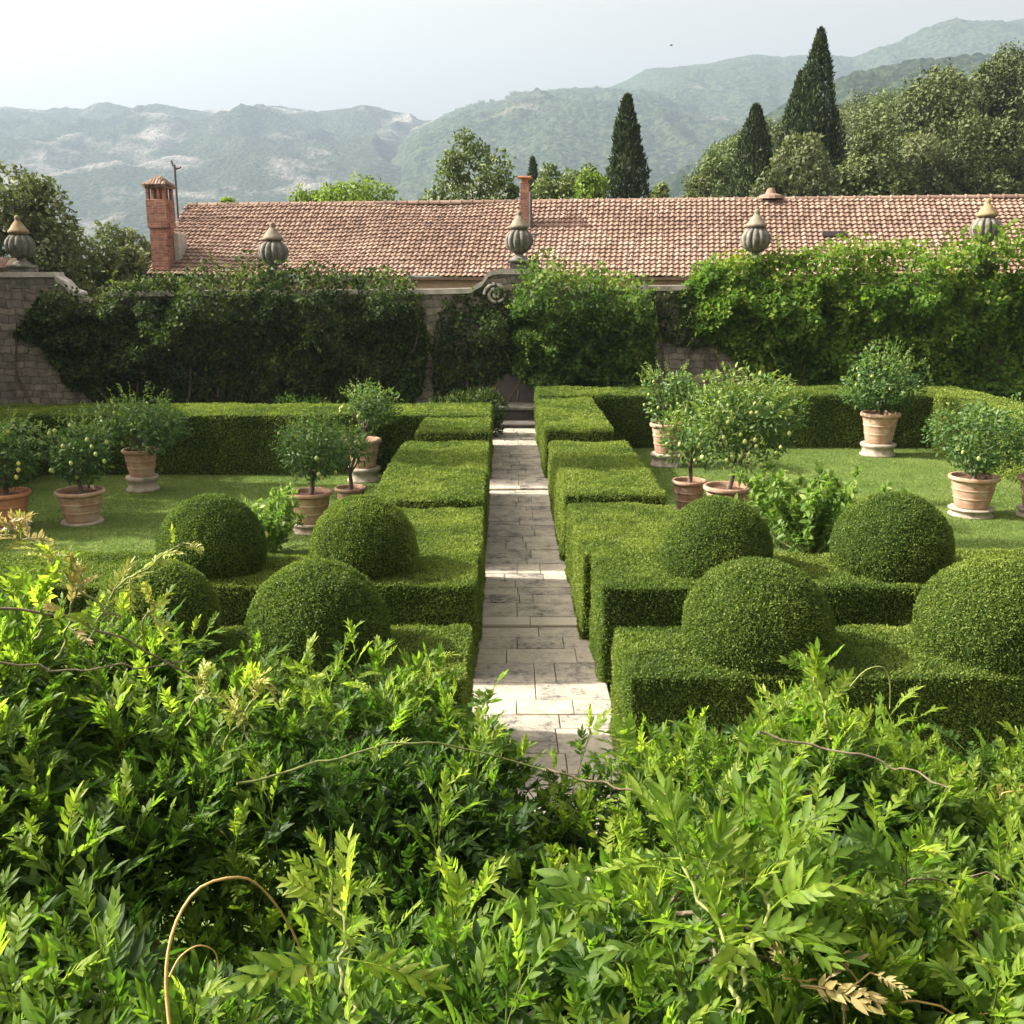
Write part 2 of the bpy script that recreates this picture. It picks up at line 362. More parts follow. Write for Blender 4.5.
def mountain_mat(name, forest, forest2, clay, clay_lo, clay_hi, sc, coordsc=1.0):
    """wooded slopes with bare pale clay showing in patches"""
    m, t, N, L = nt(name)
    out = N.new('ShaderNodeOutputMaterial'); p = N.new('ShaderNodeBsdfPrincipled'); p.inputs['Roughness'].default_value = 1.0
    p.inputs['Specular IOR Level'].default_value = 0.0
    tc = N.new('ShaderNodeTexCoord')
    a = N.new('ShaderNodeAttribute'); a.attribute_name = 'var'
    n1 = N.new('ShaderNodeTexNoise'); n1.inputs['Scale'].default_value = sc; n1.inputs['Detail'].default_value = 9; n1.inputs['Roughness'].default_value = 0.62
    n2 = N.new('ShaderNodeTexNoise'); n2.inputs['Scale'].default_value = sc*26; n2.inputs['Detail'].default_value = 8
    L.new(tc.outputs['Object'], n1.inputs['Vector']); L.new(tc.outputs['Object'], n2.inputs['Vector'])
    fr = ramp(N, [(0.40, forest), (0.60, forest2)]); L.new(n2.outputs['Fac'], fr.inputs[0])
    s = N.new('ShaderNodeMath'); s.operation = 'ADD'; L.new(n1.outputs['Fac'], s.inputs[0]); L.new(a.outputs['Fac'], s.inputs[1])
    mr = N.new('ShaderNodeMapRange'); mr.inputs['From Min'].default_value = clay_lo; mr.inputs['From Max'].default_value = clay_hi
    L.new(s.outputs[0], mr.inputs[0])
    mx = N.new('ShaderNodeMix'); mx.data_type = 'RGBA'; L.new(mr.outputs[0], mx.inputs[0])
    L.new(fr.outputs[0], mx.inputs[6]); mx.inputs[7].default_value = (*clay, 1)
    L.new(mx.outputs[2], p.inputs['Base Color'])
    b = N.new('ShaderNodeBump'); b.inputs['Strength'].default_value = 1.0; b.inputs['Distance'].default_value = 14
    L.new(n2.outputs['Fac'], b.inputs['Height']); L.new(b.outputs[0], p.inputs['Normal'])
    L.new(p.outputs[0], out.inputs[0]); return m

# ------------------------------------------------------------------ foliage
def T_leaf(fold=0.18, w=0.5):
    V = np.array([(0, 0, 0), (0.45, w/2, fold*w), (1, 0, -0.08), (0.45, -w/2, fold*w)], float)
    return V, np.array([(0, 2, 1), (0, 3, 2)])
def T_leaf6(fold=0.2, w=0.46, droop=0.2):
    V = np.array([(0, 0, 0), (0.3, w*.46, fold*w*.5-.03), (0.68, w*.40, fold*w*.5-.06-droop*.3), (1, 0, -droop), (0.68, -w*.40, fold*w*.5-.06-droop*.3), (0.3, -w*.46, fold*w*.5-.03), (0.36, 0, -.02), (0.7, 0, -.06-droop*.4)], float)
    return V, np.array([(0,6,1),(1,6,2),(6,7,2),(2,7,3),(0,5,6),(5,4,6),(6,4,7),(4,3,7)])
def T_leaflet(w=0.34, fold=0.34, droop=0.12):
    xs = np.array([0, 0.22, 0.5, 0.78, 1.0]); hw = np.array([0, 0.40, 0.5, 0.30, 0])*w
    zz = -droop*xs**2
    mid = np.c_[xs, np.zeros(5), zz]
    lf = np.c_[xs[1:4]-0.03, hw[1:4], zz[1:4]+fold*hw[1:4]]
    rt = np.c_[xs[1:4]-0.03, -hw[1:4], zz[1:4]+fold*hw[1:4]]
    V = np.vstack([mid, lf, rt])
    f = [(0,1,5),(1,6,5),(1,2,6),(2,7,6),(2,3,7),(3,4,7),(0,8,1),(1,8,9),(1,9,2),(2,9,10),(2,10,3),(3,10,4)]
    return V, np.array(f)

def frames(d, n):
    x = unit(d); y = unit(np.cross(n, x)); z = np.cross(x, y)
    return x, y, z
def scatter(T, pos, d, n, size, var):
    """one blade per row: origin, direction, face normal, length, colour value"""
    tv, tf = T[:2]
    x, y, z = frames(d, n)
    N_ = len(pos); k = len(tv)
    size = np.broadcast_to(np.asarray(size, float), (N_,))
    V = pos[:, None] + size[:, None, None]*(tv[None, :, 0, None]*x[:, None] + tv[None, :, 1, None]*y[:, None] + tv[None, :, 2, None]*z[:, None])
    Fc = tf[None] + (np.arange(N_)*k)[:, None, None]
    return V.reshape(-1, 3), Fc.reshape(-1, tf.shape[1]), np.clip(np.repeat(var, k)+(np.tile(T[2], N_) if len(T) > 2 else 0), 0, 1)
def fol_mesh(name, parts, mat):
    n = 0; Vs = []; Fs = []; vs = []
    for V, Fc, v in parts:
        Vs.append(V); Fs.append(Fc+n); vs.append(v); n += len(V)
    return mesh_np(name, np.concatenate(Vs), [np.concatenate(Fs)], mat, np.concatenate(vs), True)

def rdir(n): return unit(rng.normal(size=(n, 3)))

# ------------------------------------------------------------------ hedges
def rbox_points(b, n, faces, r):
    """random points + normals on a rounded box, chosen faces only"""
    x0, x1, y0, y1, z0, z1 = b
    A = {'top': (x1-x0)*(y1-y0), 'front': (x1-x0)*(z1-z0), 'back': (x1-x0)*(z1-z0), 'left': (y1-y0)*(z1-z0), 'right': (y1-y0)*(z1-z0)}
    P = []
    for f in faces:
        k = int(A[f]*n); u = rng.random((k, 2))
        if f == 'top': p = np.c_[x0+(x1-x0)*u[:, 0], y0+(y1-y0)*u[:, 1], np.full(k, z1)]
        elif f in ('front', 'back'): p = np.c_[x0+(x1-x0)*u[:, 0], np.full(k, y0 if f == 'front' else y1), z0+(z1-z0)*u[:, 1]]
        else: p = np.c_[np.full(k, x0 if f == 'left' else x1), y0+(y1-y0)*u[:, 0], z0+(z1-z0)*u[:, 1]]
        P.append(p)
    return round_pts(np.concatenate(P), b, r)
def round_pts(P, b, r):
    x0, x1, y0, y1, z0, z1 = b
    lo = np.array([x0+r, y0+r, z0-5]); hi = np.array([x1-r, y1-r, z1-r])
    I = np.clip(P, lo, hi); d = P-I; n = unit(d)
    return I+n*r, n
def hedge_disp(P):
    return 0.030*fbm(P*1.1, 3, 11) + 0.022*fbm(P*4.5, 3, 5)
def hedge_core(b, r, step):
    x0, x1, y0, y1, z0, z1 = b
    mb = MB()
    def grid(f):
        def lin(a, c): return np.linspace(a, c, max(3, int((c-a)/step)+1))
        if f == 'top': U, W = np.meshgrid(lin(x0, x1), lin(y0, y1)); return np.stack([U, W, np.full(U.shape, z1)], -1), False
        if f == 'front': U, W = np.meshgrid(lin(x0, x1), lin(z0, z1)); return np.stack([U, np.full(U.shape, y0), W], -1), False
        if f == 'back': U, W = np.meshgrid(lin(x0, x1), lin(z0, z1)); return np.stack([U, np.full(U.shape, y1), W], -1), True
        if f == 'left': U, W = np.meshgrid(lin(y0, y1), lin(z0, z1)); return np.stack([np.full(U.shape, x0), U, W], -1), True
        U, W = np.meshgrid(lin(y0, y1), lin(z0, z1)); return np.stack([np.full(U.shape, x1), U, W], -1), False
    for f in ('top', 'front', 'back', 'left', 'right'):
        G, fl = grid(f); m, n = G.shape[:2]; P = G.reshape(-1, 3)
        Q, nn = round_pts(P, b, r)
        Q = Q + nn*(hedge_disp(Q)[:, None]-0.012)
        i = np.arange(m-1)[:, None]; j = np.arange(n-1)[None]
        q = np.stack(np.broadcast_arrays(i*n+j, i*n+j+1, (i+1)*n+j+1, (i+1)*n+j), -1).reshape(-1, 4)
        mb.add(Q, [q[:, ::-1] if fl else q])
    return mb
LEAF2 = T_leaf()
def hedge_leaves(P, n, size, thick=0.03, up=0.15, seed=3):
    k = len(P)
    P = P + n*(hedge_disp(P)[:, None])
    nn = unit(n + 0.75*rng.normal(size=(k, 3))*0.8)
    d = unit(n*0.9 + 0.9*rng.normal(size=(k, 3)) + np.array([0, 0, up]))
    off = rng.random(k)**1.4*thick
    pos = P + n*(off-0.014)[:, None]
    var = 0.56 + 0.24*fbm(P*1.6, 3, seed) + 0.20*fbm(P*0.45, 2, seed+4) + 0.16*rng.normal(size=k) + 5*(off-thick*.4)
    return scatter(LEAF2, pos - d*size*0.3, d, nn, size*(0.7+0.6*rng.random(k)), var)
def hedge(label, boxes, dens, size, r=0.045, faces=('top', 'front', 'left', 'right', 'back'), parent_loc=None, group='clipped box hedges'):
    b0 = boxes[0]
    loc = ((b0[0]+b0[1])/2, (b0[2]+b0[3])/2, b0[4])
    root = empty('box_hedge', loc, label, 'hedge', group)
    core = MB(); parts = []
    for bi, b in enumerate(boxes):
        b = tuple(b)
        c = hedge_core(b, r, 0.10 if b[2] < 15 else 0.2)
        for V in c.v: V -= np.array(loc)
        core.add(np.concatenate(c.v), [np.concatenate(c.f[4])])
        area_x = b[1]-b[0]
        P, n = rbox_points(b, dens, ('top', 'front', 'left', 'right'), r)
        P2, n2 = rbox_points(b, dens*0.35, ('back',), r)
        P = np.concatenate([P, P2]); n = np.concatenate([n, n2])
        keep = np.ones(len(P), bool)
        for bj, c_ in enumerate(boxes):
            if bj == bi: continue
            keep &= ~((P[:, 0] > c_[0]+.02) & (P[:, 0] < c_[1]-.02) & (P[:, 1] > c_[2]+.02) & (P[:, 1] < c_[3]-.02) & (P[:, 2] < c_[5]-0.02))
        P = P[keep]; n = n[keep]
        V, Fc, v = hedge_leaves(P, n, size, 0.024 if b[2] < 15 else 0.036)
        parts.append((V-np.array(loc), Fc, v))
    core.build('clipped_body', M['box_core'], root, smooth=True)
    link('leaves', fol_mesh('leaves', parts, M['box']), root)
    return root

LAWN = -0.30
HT = 1.15
def Yt(py, z=HT): return on(512, py, z).y

# -- right side
y1f, y1b = Yt(678), Yt(625)
y2f, y23, y3b = Yt(588), Yt(551), Yt(504)
y4f, y4b, y5f, y5b = Yt(495), Yt(442), Yt(432), Yt(395)
hedge('low box hedge nearest the camera on the right of the path, carrying two big balls', [(1.10, 11.5, y1f, y1b, -.35, HT)], 6800, 0.027)
hedge('L shaped box hedge right of the path, second row back, carrying two balls', [(1.12, 11.5, y2f, y23, -.35, HT), (1.00, 2.62, y23-.15, y3b, -.35, HT-.006)], 5600, 0.029)
hedge('square flat-topped box hedge block right of the path with a shadow band across its top', [(0.98, 2.62, y4f, y4b, -.35, HT)], 3600, 0.038)
fhr = 29.6
hedge('long L shaped box hedge at the back of the right lawn joining the path', [(0.96, 2.50, y5f, fhr+.1, -.35, HT+.02), (0.98, 12.4, fhr, 31.9, -.35, HT+.09)], 2000, 0.052)
hedge('box hedge closing the far right side of the sunny lawn beside two lemon pots', [(12.45, 14.0, 15.0, 31.9, -.35, HT+.10)], 1300, 0.06)
# -- left side
hedge('low box hedge nearest the camera on the left of the path, half hidden by wisteria', [(-9.5, -0.34, y1f, Yt(624), -.35, HT)], 5800, 0.027)
hedge('L shaped box hedge left of the path, second row back, carrying two balls', [(-9.5, -0.34, Yt(585), Yt(552), -.35, HT), (-2.05, -0.32, Yt(552)-.15, Yt(507), -.35, HT-.006)], 5600, 0.029)
hedge('square flat-topped box hedge block left of the path behind the ball hedge', [(-2.12, -0.34, Yt(500), Yt(442), -.35, HT)], 3600, 0.038)
hedge('long L shaped box hedge at the back of the shaded left lawn', [(-1.95, -0.34, Yt(433), 27.9, -.35, HT+.0), (-13.5, -0.36, 25.6, 27.85, -.35, HT+.06)], 2000, 0.052)
hedge('box hedge along the far left edge of the shaded lawn behind the terracotta pots', [(-13.2, -11.6, 13.5, 25.5, -.35, HT+.08)], 900, 0.06)

# ------------------------------------------------------------------ topiary balls
def ball(label, px, Y, r, zc, rz):
    X = (px-503.5)/F*(Y*math.cos(PITCH)+(EYE-zc)*math.sin(PITCH))
    root = empty('topiary_ball', (X, Y, HT), label, 'topiary', 'clipped box balls on the hedges')
    n = 48
    zl = zc-HT
    U, W = np.meshgrid(np.linspace(0, 2*np.pi, n, endpoint=False), np.linspace(-0.62, np.pi/2, 26))
    D = np.stack([np.cos(U)*np.cos(W), np.sin(U)*np.cos(W), np.sin(W)], -1).reshape(-1, 3)
    sd = abs(hash(label)) % 1000
    off = np.array([X*3.1, Y*1.7, 0])
    def rad(D): return 1 + 0.030*fbm(D*2.2+off, 3, 21) + 0.016*fbm(D*9+off, 2, 22)
    S = np.array([r, r, rz])
    V = D*S*rad(D)[:, None]*0.985 + np.array([0, 0, zl])
    m = 26
    i = np.arange(m-1)[:, None]; j = np.arange(n)[None]; k = (j+1) % n
    q = np.stack(np.broadcast_arrays(i*n+j, i*n+k, (i+1)*n+k, (i+1)*n+j), -1).reshape(-1, 4)
    mb = MB(); mb.add(V, [q]); mb.build('clipped_body', M['box_core'], root, smooth=True)
    N_ = int(4*np.pi*r*rz*0.78*8000)
    D = rdir(int(N_*1.35)); D = D[D[:, 2] > -0.55]
    P = D*S*rad(D)[:, None]
    nn = unit(D/S)
    k = len(P)
    nrm = unit(nn+0.6*rng.normal(size=(k, 3)))
    d = unit(nn*0.9+0.8*rng.normal(size=(k, 3))+np.array([0, 0, .15]))
    o = rng.random(k)**1.3*0.034
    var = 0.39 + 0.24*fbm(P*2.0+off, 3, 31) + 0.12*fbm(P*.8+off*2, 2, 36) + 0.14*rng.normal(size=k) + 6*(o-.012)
    size = 0.026*(0.7+0.6*rng.random(k))
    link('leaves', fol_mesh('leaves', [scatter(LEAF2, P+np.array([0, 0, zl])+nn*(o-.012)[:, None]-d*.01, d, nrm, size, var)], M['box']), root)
r1 = (y1f+y1b)/2; r2 = (y2f+y23)/2
ball('large clipped box ball on the front right hedge, nearest the path', 756, r1+.02, .69, 1.32, .69)
ball('large clipped box ball on the front right hedge at the right photo edge', 995, r1+.02, .70, 1.32, .70)
ball('box ball on the second right hedge beside the path, before terracotta pots', 716, r2+.05, .655, 1.33, .66)
ball('clipped box ball on the second right hedge in front of the leafy lemon bush', 892, r2+.05, .695, 1.36, .70)
ball('large clipped box ball on the front left hedge, just above the wisteria', 318, r1+.02, .645, 1.33, .66)
ball('smaller low box ball on the front left hedge, half hidden by wisteria sprays', 158, r1+.05, .56, 1.43, .56)
ball('box ball on the second left hedge beside the path, before a lemon pot', 363.5, r2+.05, .625, 1.37, .64)
ball('clipped box ball on the second left hedge furthest from the path', 212, r2+.05, .62, 1.38, .64)

# ------------------------------------------------------------------ ground, lawn, path
mb = MB(); mb.box(-6500, 6500, -80, 8000, -1.0, -0.42); tag(mb.build('ground', M['ground']), kind='structure')
def sheet(name, x0, x1, y0, y1, z, mat, nx, ny, amp):
    U, W = np.meshgrid(np.linspace(x0, x1, nx), np.linspace(y0, y1, ny))
    P = np.stack([U, W, np.zeros(U.shape)], -1).reshape(-1, 3)
    P[:, 2] = z + amp*fbm(P*0.35, 3, 9)
    i = np.arange(ny-1)[:, None]; j = np.arange(nx-1)[None]
    q = np.stack(np.broadcast_arrays(i*nx+j, i*nx+j+1, (i+1)*nx+j+1, (i+1)*nx+j), -1).reshape(-1, 4)
    mb = MB(); mb.add(P, [q]); o = mb.build(name, mat, smooth=True); tag(o, kind='structure'); return o
sheet('lawn', -15, 15, 3.0, 33.4, LAWN, M['grass'], 90, 110, 0.012)
# grass blades
def blades(regs, dens):
    P = []
    for x0, x1, y0, y1 in regs:
        k = int((x1-x0)*(y1-y0)*dens); P.append(np.c_[x0+(x1-x0)*rng.random(k), y0+(y1-y0)*rng.random(k), np.zeros(k)])
    P = np.concatenate(P); P[:, 2] = LAWN+0.012*fbm(np.c_[P[:, :2], np.zeros(len(P))]*0.35, 3, 9)-.004
    k = len(P)
    d = unit(np.c_[0.55*rng.normal(size=(k, 2)), np.ones(k)])
    tv = np.array([(0, .11, 0), (0, -.11, 0), (1, 0, 0.12)], float); tf = np.array([(0, 1, 2)])
    var = 0.45+0.28*fbm(P*0.7, 3, 41)+0.2*rng.normal(size=k)
    return scatter((tv, tf), P, d, rdir(k), 0.045*(0.6+0.7*rng.random(k)), var)
tag(link('lawn_grass', fol_mesh('lawn_grass', [blades([(2.6, 12.4, 12.8, 29.6), (-11.6, -2.1, 12.8, 25.6)], 1500)], M['blade'])), 'short mown green grass on the lawn', 'grass', kind='stuff')

# path of worn slabs, three shallow levels
def path():
    mb = MB(); base = MB()
    y = 4.2
    ys1 = Yt(627, 0.0); ys2 = Yt(492, 0.0)
    rows = []
    while y < 30.7:
        d = 0.30+0.34*random.random()
        for s_ in (ys1, ys2):
            if y < s_ < y+d+0.16: d = s_-y
        if abs(y-ys1) < 1e-6 or abs(y-ys2) < 1e-6: d = 0.34
        rows.append((y, d, abs(y-ys1) < 1e-6 or abs(y-ys2) < 1e-6)); y += d
    for (y, d, step) in rows:
        lvl = 0.0 + (0.035 if y >= ys1-1e-4 else 0) + (0.045 if y >= ys2-1e-4 else 0)
        xa, xb = (-0.40, 1.19) if y < ys1-1e-4 else (-0.33, 1.03)
        if step: xa, xb = xa-.04, xb+.10
        n = 2 if step else random.choice([2, 2, 3])
        cuts = sorted([xa+(xb-xa)*((k+1)/n+random.uniform(-.16, .16)) for k in range(n-1)])
        e = [xa]+cuts+[xb]
        for k in range(n):
            x0, x1 = e[k]+.004, e[k+1]-.004
            h = lvl+random.uniform(-.006, .006)
            g0 = random.uniform(.002, .009)
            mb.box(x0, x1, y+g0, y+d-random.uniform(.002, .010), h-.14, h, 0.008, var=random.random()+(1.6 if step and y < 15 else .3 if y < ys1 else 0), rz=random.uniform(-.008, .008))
    base.box(-0.42, 1.2, 4.1, 30.7, -.32, -.05)
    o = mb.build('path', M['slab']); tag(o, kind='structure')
    o2 = base.build('path_bed', M['soil'], o)
path()

# ------------------------------------------------------------------ garden wall with niche, bench and finials
WY = 33.3
wall = empty('garden_wall', (0, WY, LAWN), 'old grey stone garden wall with pale scrolled coping behind the hedges', 'wall')
wl = np.array([0, WY, LAWN])
def zwall(py): return at(512, py, WY).z
def xwall(px): return at(px, 290, WY).x
z_hi, z_lo, z_mid, z_top = zwall(271), zwall(297), zwall(287), zwall(270)
xs = []; zs = []
def seg(px, py): xs.append(xwall(px)); zs.append(zwall(py))
for px, py in ((-260, 272), (0, 272), (58, 272), (59, 276), (66, 281), (72, 289), (80, 292), (81, 298), (104, 298), (106, 292), (150, 291), (300, 290), (440, 289), (471, 288), (475, 285), (482, 281), (488, 272), (492, 270), (500, 269), (537, 269), (545, 270), (549, 272), (556, 281), (564, 285), (568, 287), (700, 285), (900, 283), (1100, 282), (1300, 281)): seg(px, py)
mw = MB(); mw.strip(xs, LAWN, np.array(zs)-.16, WY, WY+.55)
mw.v = [v-wl for v in mw.v]; mw.build('masonry', M['masonry'], wall)
mc = MB(); mc.strip(xs, np.array(zs)-.16, np.array(zs), WY-.09, WY+.66)
mc.v = [v-wl for v in mc.v]; mc.build('coping', M['coping'], wall)
# scrolls flanking the centre pier
ms = MB()
for sx in (-1, 1):
    t = np.linspace(0, 4.2*np.pi, 46)
    rr = 0.36*(1-t/(4.6*np.pi))
    cx = 0.5+sx*0.75
    pts = np.c_[cx+sx*rr*np.cos(t), np.full(46, WY-.06), z_top-.75+rr*np.sin(t)]
    ms.tube(pts, 0.06, 6)
ms.v = [v-wl for v in ms.v]; ms.build('volute', M['coping'], wall, smooth=True)
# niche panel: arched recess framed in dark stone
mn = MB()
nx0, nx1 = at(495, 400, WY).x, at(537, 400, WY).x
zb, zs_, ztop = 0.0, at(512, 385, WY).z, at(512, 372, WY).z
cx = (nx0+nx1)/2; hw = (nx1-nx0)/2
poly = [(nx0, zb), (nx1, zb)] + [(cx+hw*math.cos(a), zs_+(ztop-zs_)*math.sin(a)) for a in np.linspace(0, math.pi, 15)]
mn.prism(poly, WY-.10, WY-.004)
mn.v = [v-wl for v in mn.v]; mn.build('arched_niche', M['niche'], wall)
# bench in front
bench = empty('stone_bench', (0.36, 31.9, 0), 'low dark stone bench with two steps at the end of the path', 'bench')
mbn = MB()
bx0, bx1 = at(493, 420, 31.6).x-.36, at(539, 420, 31.6).x-.36
mbn.box(bx0, bx1, 0.15, 1.25, -.25, .50, .03); mbn.build('seat_block', M['niche'], bench)
m2 = MB(); m2.box(bx0-.06, bx1+.06, 0.05, 1.29, .504, .62, .03); m2.build('seat_slab', M['urn'], bench)
m3 = MB(); m3.box(bx0-.10, bx1+.10, -.75, 0.14, -.25, .20, .03); m3.build('step', M['niche'], bench)

def finial(px, py_base, r, label, capmat, s=1.0, Yf=WY+.28):
    P = at(px, py_base, Yf)
    root = empty('wall_finial', P, label, 'finial', 'fluted stone finials along the wall')
    b = MB(); b.box(-.30*s, .30*s, -.30*s, .30*s, -.65, 0.0, .02); b.box(-.36*s, .36*s, -.36*s, .36*s, 0.002, .09*s, .02)
    b.lathe([(.30*s, .092*s), (.27*s, .15*s), (.15*s, .22*s), (.13*s, .28*s), (.17*s, .31*s)], 24); b.build('pedestal', M['urn'], root)
    u = MB(); R_ = r
    prof = []
    for a in np.linspace(-1.22, 1.2, 18): prof.append((R_*math.cos(a)*1.0, .31*s+R_*.86*(math.sin(a)+math.sin(1.22)), 1.0))
    u.lathe(prof, 96, lobes=12, lobe_amp=.24); u.build('fluted_body', M['urn'], root, smooth=True)
    zt = prof[-1][1]
    c = MB(); c.lathe([(R_*.55, zt-.02), (R_*.66, zt+.01), (R_*.71, zt+.05), (R_*.66, zt+.10), (R_*.54, zt+.15), (R_*.46, zt+.22), (R_*.30, zt+.32), (R_*.20, zt+.38), (R_*.15, zt+.42), (R_*.20, zt+.47), (R_*.15, zt+.53), (0.02, zt+.56)], 24)
    c.build('cap', capmat, root, smooth=True)
finial(519, 263, .46, 'grey fluted stone finial with lichened cap on the centre pier above the path', M['lichen'])
finial(275, 275, .47, 'dark fluted stone finial rising from the dense ivy on the left', M['lichen'])
finial(755, 262, .47, 'grey fluted stone finial with pointed cap at the left end of the bright creeper', M['lichen'])
finial(985, 252, .48, 'golden-capped fluted stone finial above the bright creeper at the far right', M['lichen_gold'])
finial(24, 268, .46, 'golden-capped fluted stone finial on the high wall end at the far left', M['lichen_gold'])

# ------------------------------------------------------------------ house beyond the wall
A0 = at(150, 277, 42.0)
al = R(8.7)
house = empty('farmhouse', (A0.x, A0.y, LAWN), 'long low house beyond the wall with a pinkish terracotta tiled roof', 'house', rz=-al)
EZ = A0.z-LAWN; RISE = 2.95; RUN = 4.0; LEN = 42.0
SL = math.hypot(RISE, RUN); sa, ca = RISE/SL, RUN/SL
mb = MB(); mb.box(0.35, LEN-.4, 0.35, 2*RUN-.35, 0, EZ-.12); mb.prism([(0.35, EZ-.12), (0.36, EZ-.12), (0.36, EZ-.1), (0.35, EZ-.1)], .5, .6)
mb.build('wall', M['plaster'], house)
# gable ends
for xg in (0.36, LEN-.42):
    mg = MB()
    V = [(xg, .36, EZ-.11), (xg, 2*RUN-.36, EZ-.11), (xg, RUN, EZ+RISE-.35), (xg+.3, .36, EZ-.11), (xg+.3, 2*RUN-.36, EZ-.11), (xg+.3, RUN, EZ+RISE-.35)]
    mg.add(V, [np.array([(0, 2, 1), (3, 4, 5)]), np.array([(0, 3, 5, 2), (1, 2, 5, 4)])])
    mg.build('gable', M['plaster'], house)
def roof_side(flip):
    tw = 0.215; nrow = 20; ncol = int(LEN/tw); per = 8
    X = np.arange(ncol*per+1)*tw/per
    rl = SL/nrow
    rr = []
    for k in range(nrow): rr += [k*rl+.001, k*rl+rl*.5, (k+1)*rl-.002]
    rr = np.array(rr)
    U, W = np.meshgrid(X, rr)
    rowi = np.repeat(np.arange(nrow), 3)[:, None]*np.ones_like(U)
    coli = np.floor(U/tw-1e-6)
    jit = _hash(coli.astype(int), rowi.astype(int), np.full(U.shape, int(flip)), 5)
    ph = (U/tw + 0.10*(_hash(rowi.astype(int), np.zeros(U.shape, int), np.zeros(U.shape, int), 8)-.5)) % 1
    prof = 0.044*np.clip(np.sin(np.pi*np.clip((ph-.18)/.64, 0, 1)), 0, 1)**0.8
    frac = np.tile(np.array([0., .5, 1.]), nrow)[:, None]
    lift = 0.052*(1-frac)
    sag = 0.11*vnoise(np.stack([U*.18, W*.4, U*0], -1), 3) + 0.02*vnoise(np.stack([U*.9, W*1.2, U*0], -1), 4)
    h = prof*(1-.22*frac)+lift+0.026*(jit-.5)+sag
    r_ = W
    y = r_*ca - h*sa; z = EZ + r_*sa + h*ca
    if flip: y = 2*RUN-y
    V = np.stack([U, y, z], -1).reshape(-1, 3)
    m, n = U.shape
    i = np.arange(m-1)[:, None]; j = np.arange(n-1)[None]
    q = np.stack(np.broadcast_arrays(i*n+j, i*n+j+1, (i+1)*n+j+1, (i+1)*n+j), -1).reshape(-1, 4)
    big = 0.5+0.34*vnoise(np.stack([U*.25, W*.6, U*0], -1), 6)
    var = np.clip(big+0.75*(jit-.5), 0, 1).reshape(-1)
    mb = MB(); mb.add(V, [q[:, ::-1] if flip else q], var); return mb
rm = roof_side(False); r2m = roof_side(True)
rm.add(np.concatenate(r2m.v), [np.concatenate(r2m.f[4])], np.concatenate(r2m.var))
rm.box(0, LEN, .02, .14, EZ-.10, EZ-.002); 
roof = rm.build('roof', M['tile'], house, smooth=False)
rt = MB(); x = -.05
while x < LEN:
    a = np.linspace(-.15, np.pi+.15, 9)
    ring = lambda X, r: np.c_[np.full(9, X), RUN+r*np.cos(a), EZ+RISE-.03+r*np.sin(a)+.04]
    V = np.vstack([ring(x, .135), ring(x+.40, .115), ring(x+.405, .155), ring(x+.46, .155), ring(x+.461, .12)])
    i = np.arange(4)[:, None]; j = np.arange(8)[None]
    q = np.stack(np.broadcast_arrays(i*9+j, (i+1)*9+j, (i+1)*9+j+1, i*9+j+1), -1).reshape(-1, 4)
    rt.add(V, [q], random.random()); x += .46
rt.build('ridge_tiles', M['tile'], roof)
# verge on the left gable
vg = MB()
for k in range(12):
    r0, r1_ = k*SL/12, (k+1)*SL/12+.05
    vg.tube([(-.02, r0*ca-.02*sa, EZ+r0*sa+.06), (-.02, r1_*ca, EZ+r1_*sa+.03)], [.11, .09], 8, var=random.random())
vg.build('verge_tiles', M['tile'], roof)
# brick chimney at the gable end : local coordinates of the house
def hloc(P):
    v = Vector((P.x-A0.x, P.y-A0.y, P.z-LAWN)); c, s = math.cos(al), math.sin(al)
    return Vector((v.x*c-v.y*s, v.x*s+v.y*c, v.z))
cb = hloc(at(161, 200, 42.4))
ch = MB(); ch.box(cb.x-.36, cb.x+.34, cb.y-.34, cb.y+.34, 3.2, cb.z-1.1, .01); ch.box(cb.x-.41, cb.x+.41, cb.y-.38, cb.y+.38, cb.z-1.098, cb.z, .015)
chim = ch.build('brick_chimney', M['brick'], house)
for dx in (-.34, -.12, .12, .34):
    for dy in (-.29, .29):
        cc = MB(); cc.box(cb.x+dx-.055, cb.x+dx+.055, cb.y+dy-.08, cb.y+dy+.08, cb.z+.002, cb.z+.42)
        cc.build('vent_pillar', M['brick'], chim)
ct = MB()
ct.box(cb.x-.45, cb.x+.45, cb.y-.42, cb.y+.42, cb.z+.422, cb.z+.48, .01)
for k in range(7):
    xx = -.42+k*.14; hh = .32*(1-(abs(xx)/.58)**2)
    ct.tube([(cb.x+xx, cb.y-.48, cb.z+.50), (cb.x+xx*.7, cb.y-.24, cb.z+.50+hh*.75), (cb.x+xx*.55, cb.y, cb.z+.52+hh), (cb.x+xx*.7, cb.y+.24, cb.z+.50+hh*.75), (cb.x+xx, cb.y+.48, cb.z+.5)], .09, 8, var=random.random())
ct.build('tiled_cap', M['tile'], chim)
# plaster flashing beside chimney
fl = MB(); fl.box(cb.x+.36, cb.x+.56, cb.y+.2, cb.y+.9, EZ+.4, cb.z-1.25, .05); fl.build('flashing', M['coping'], chim)
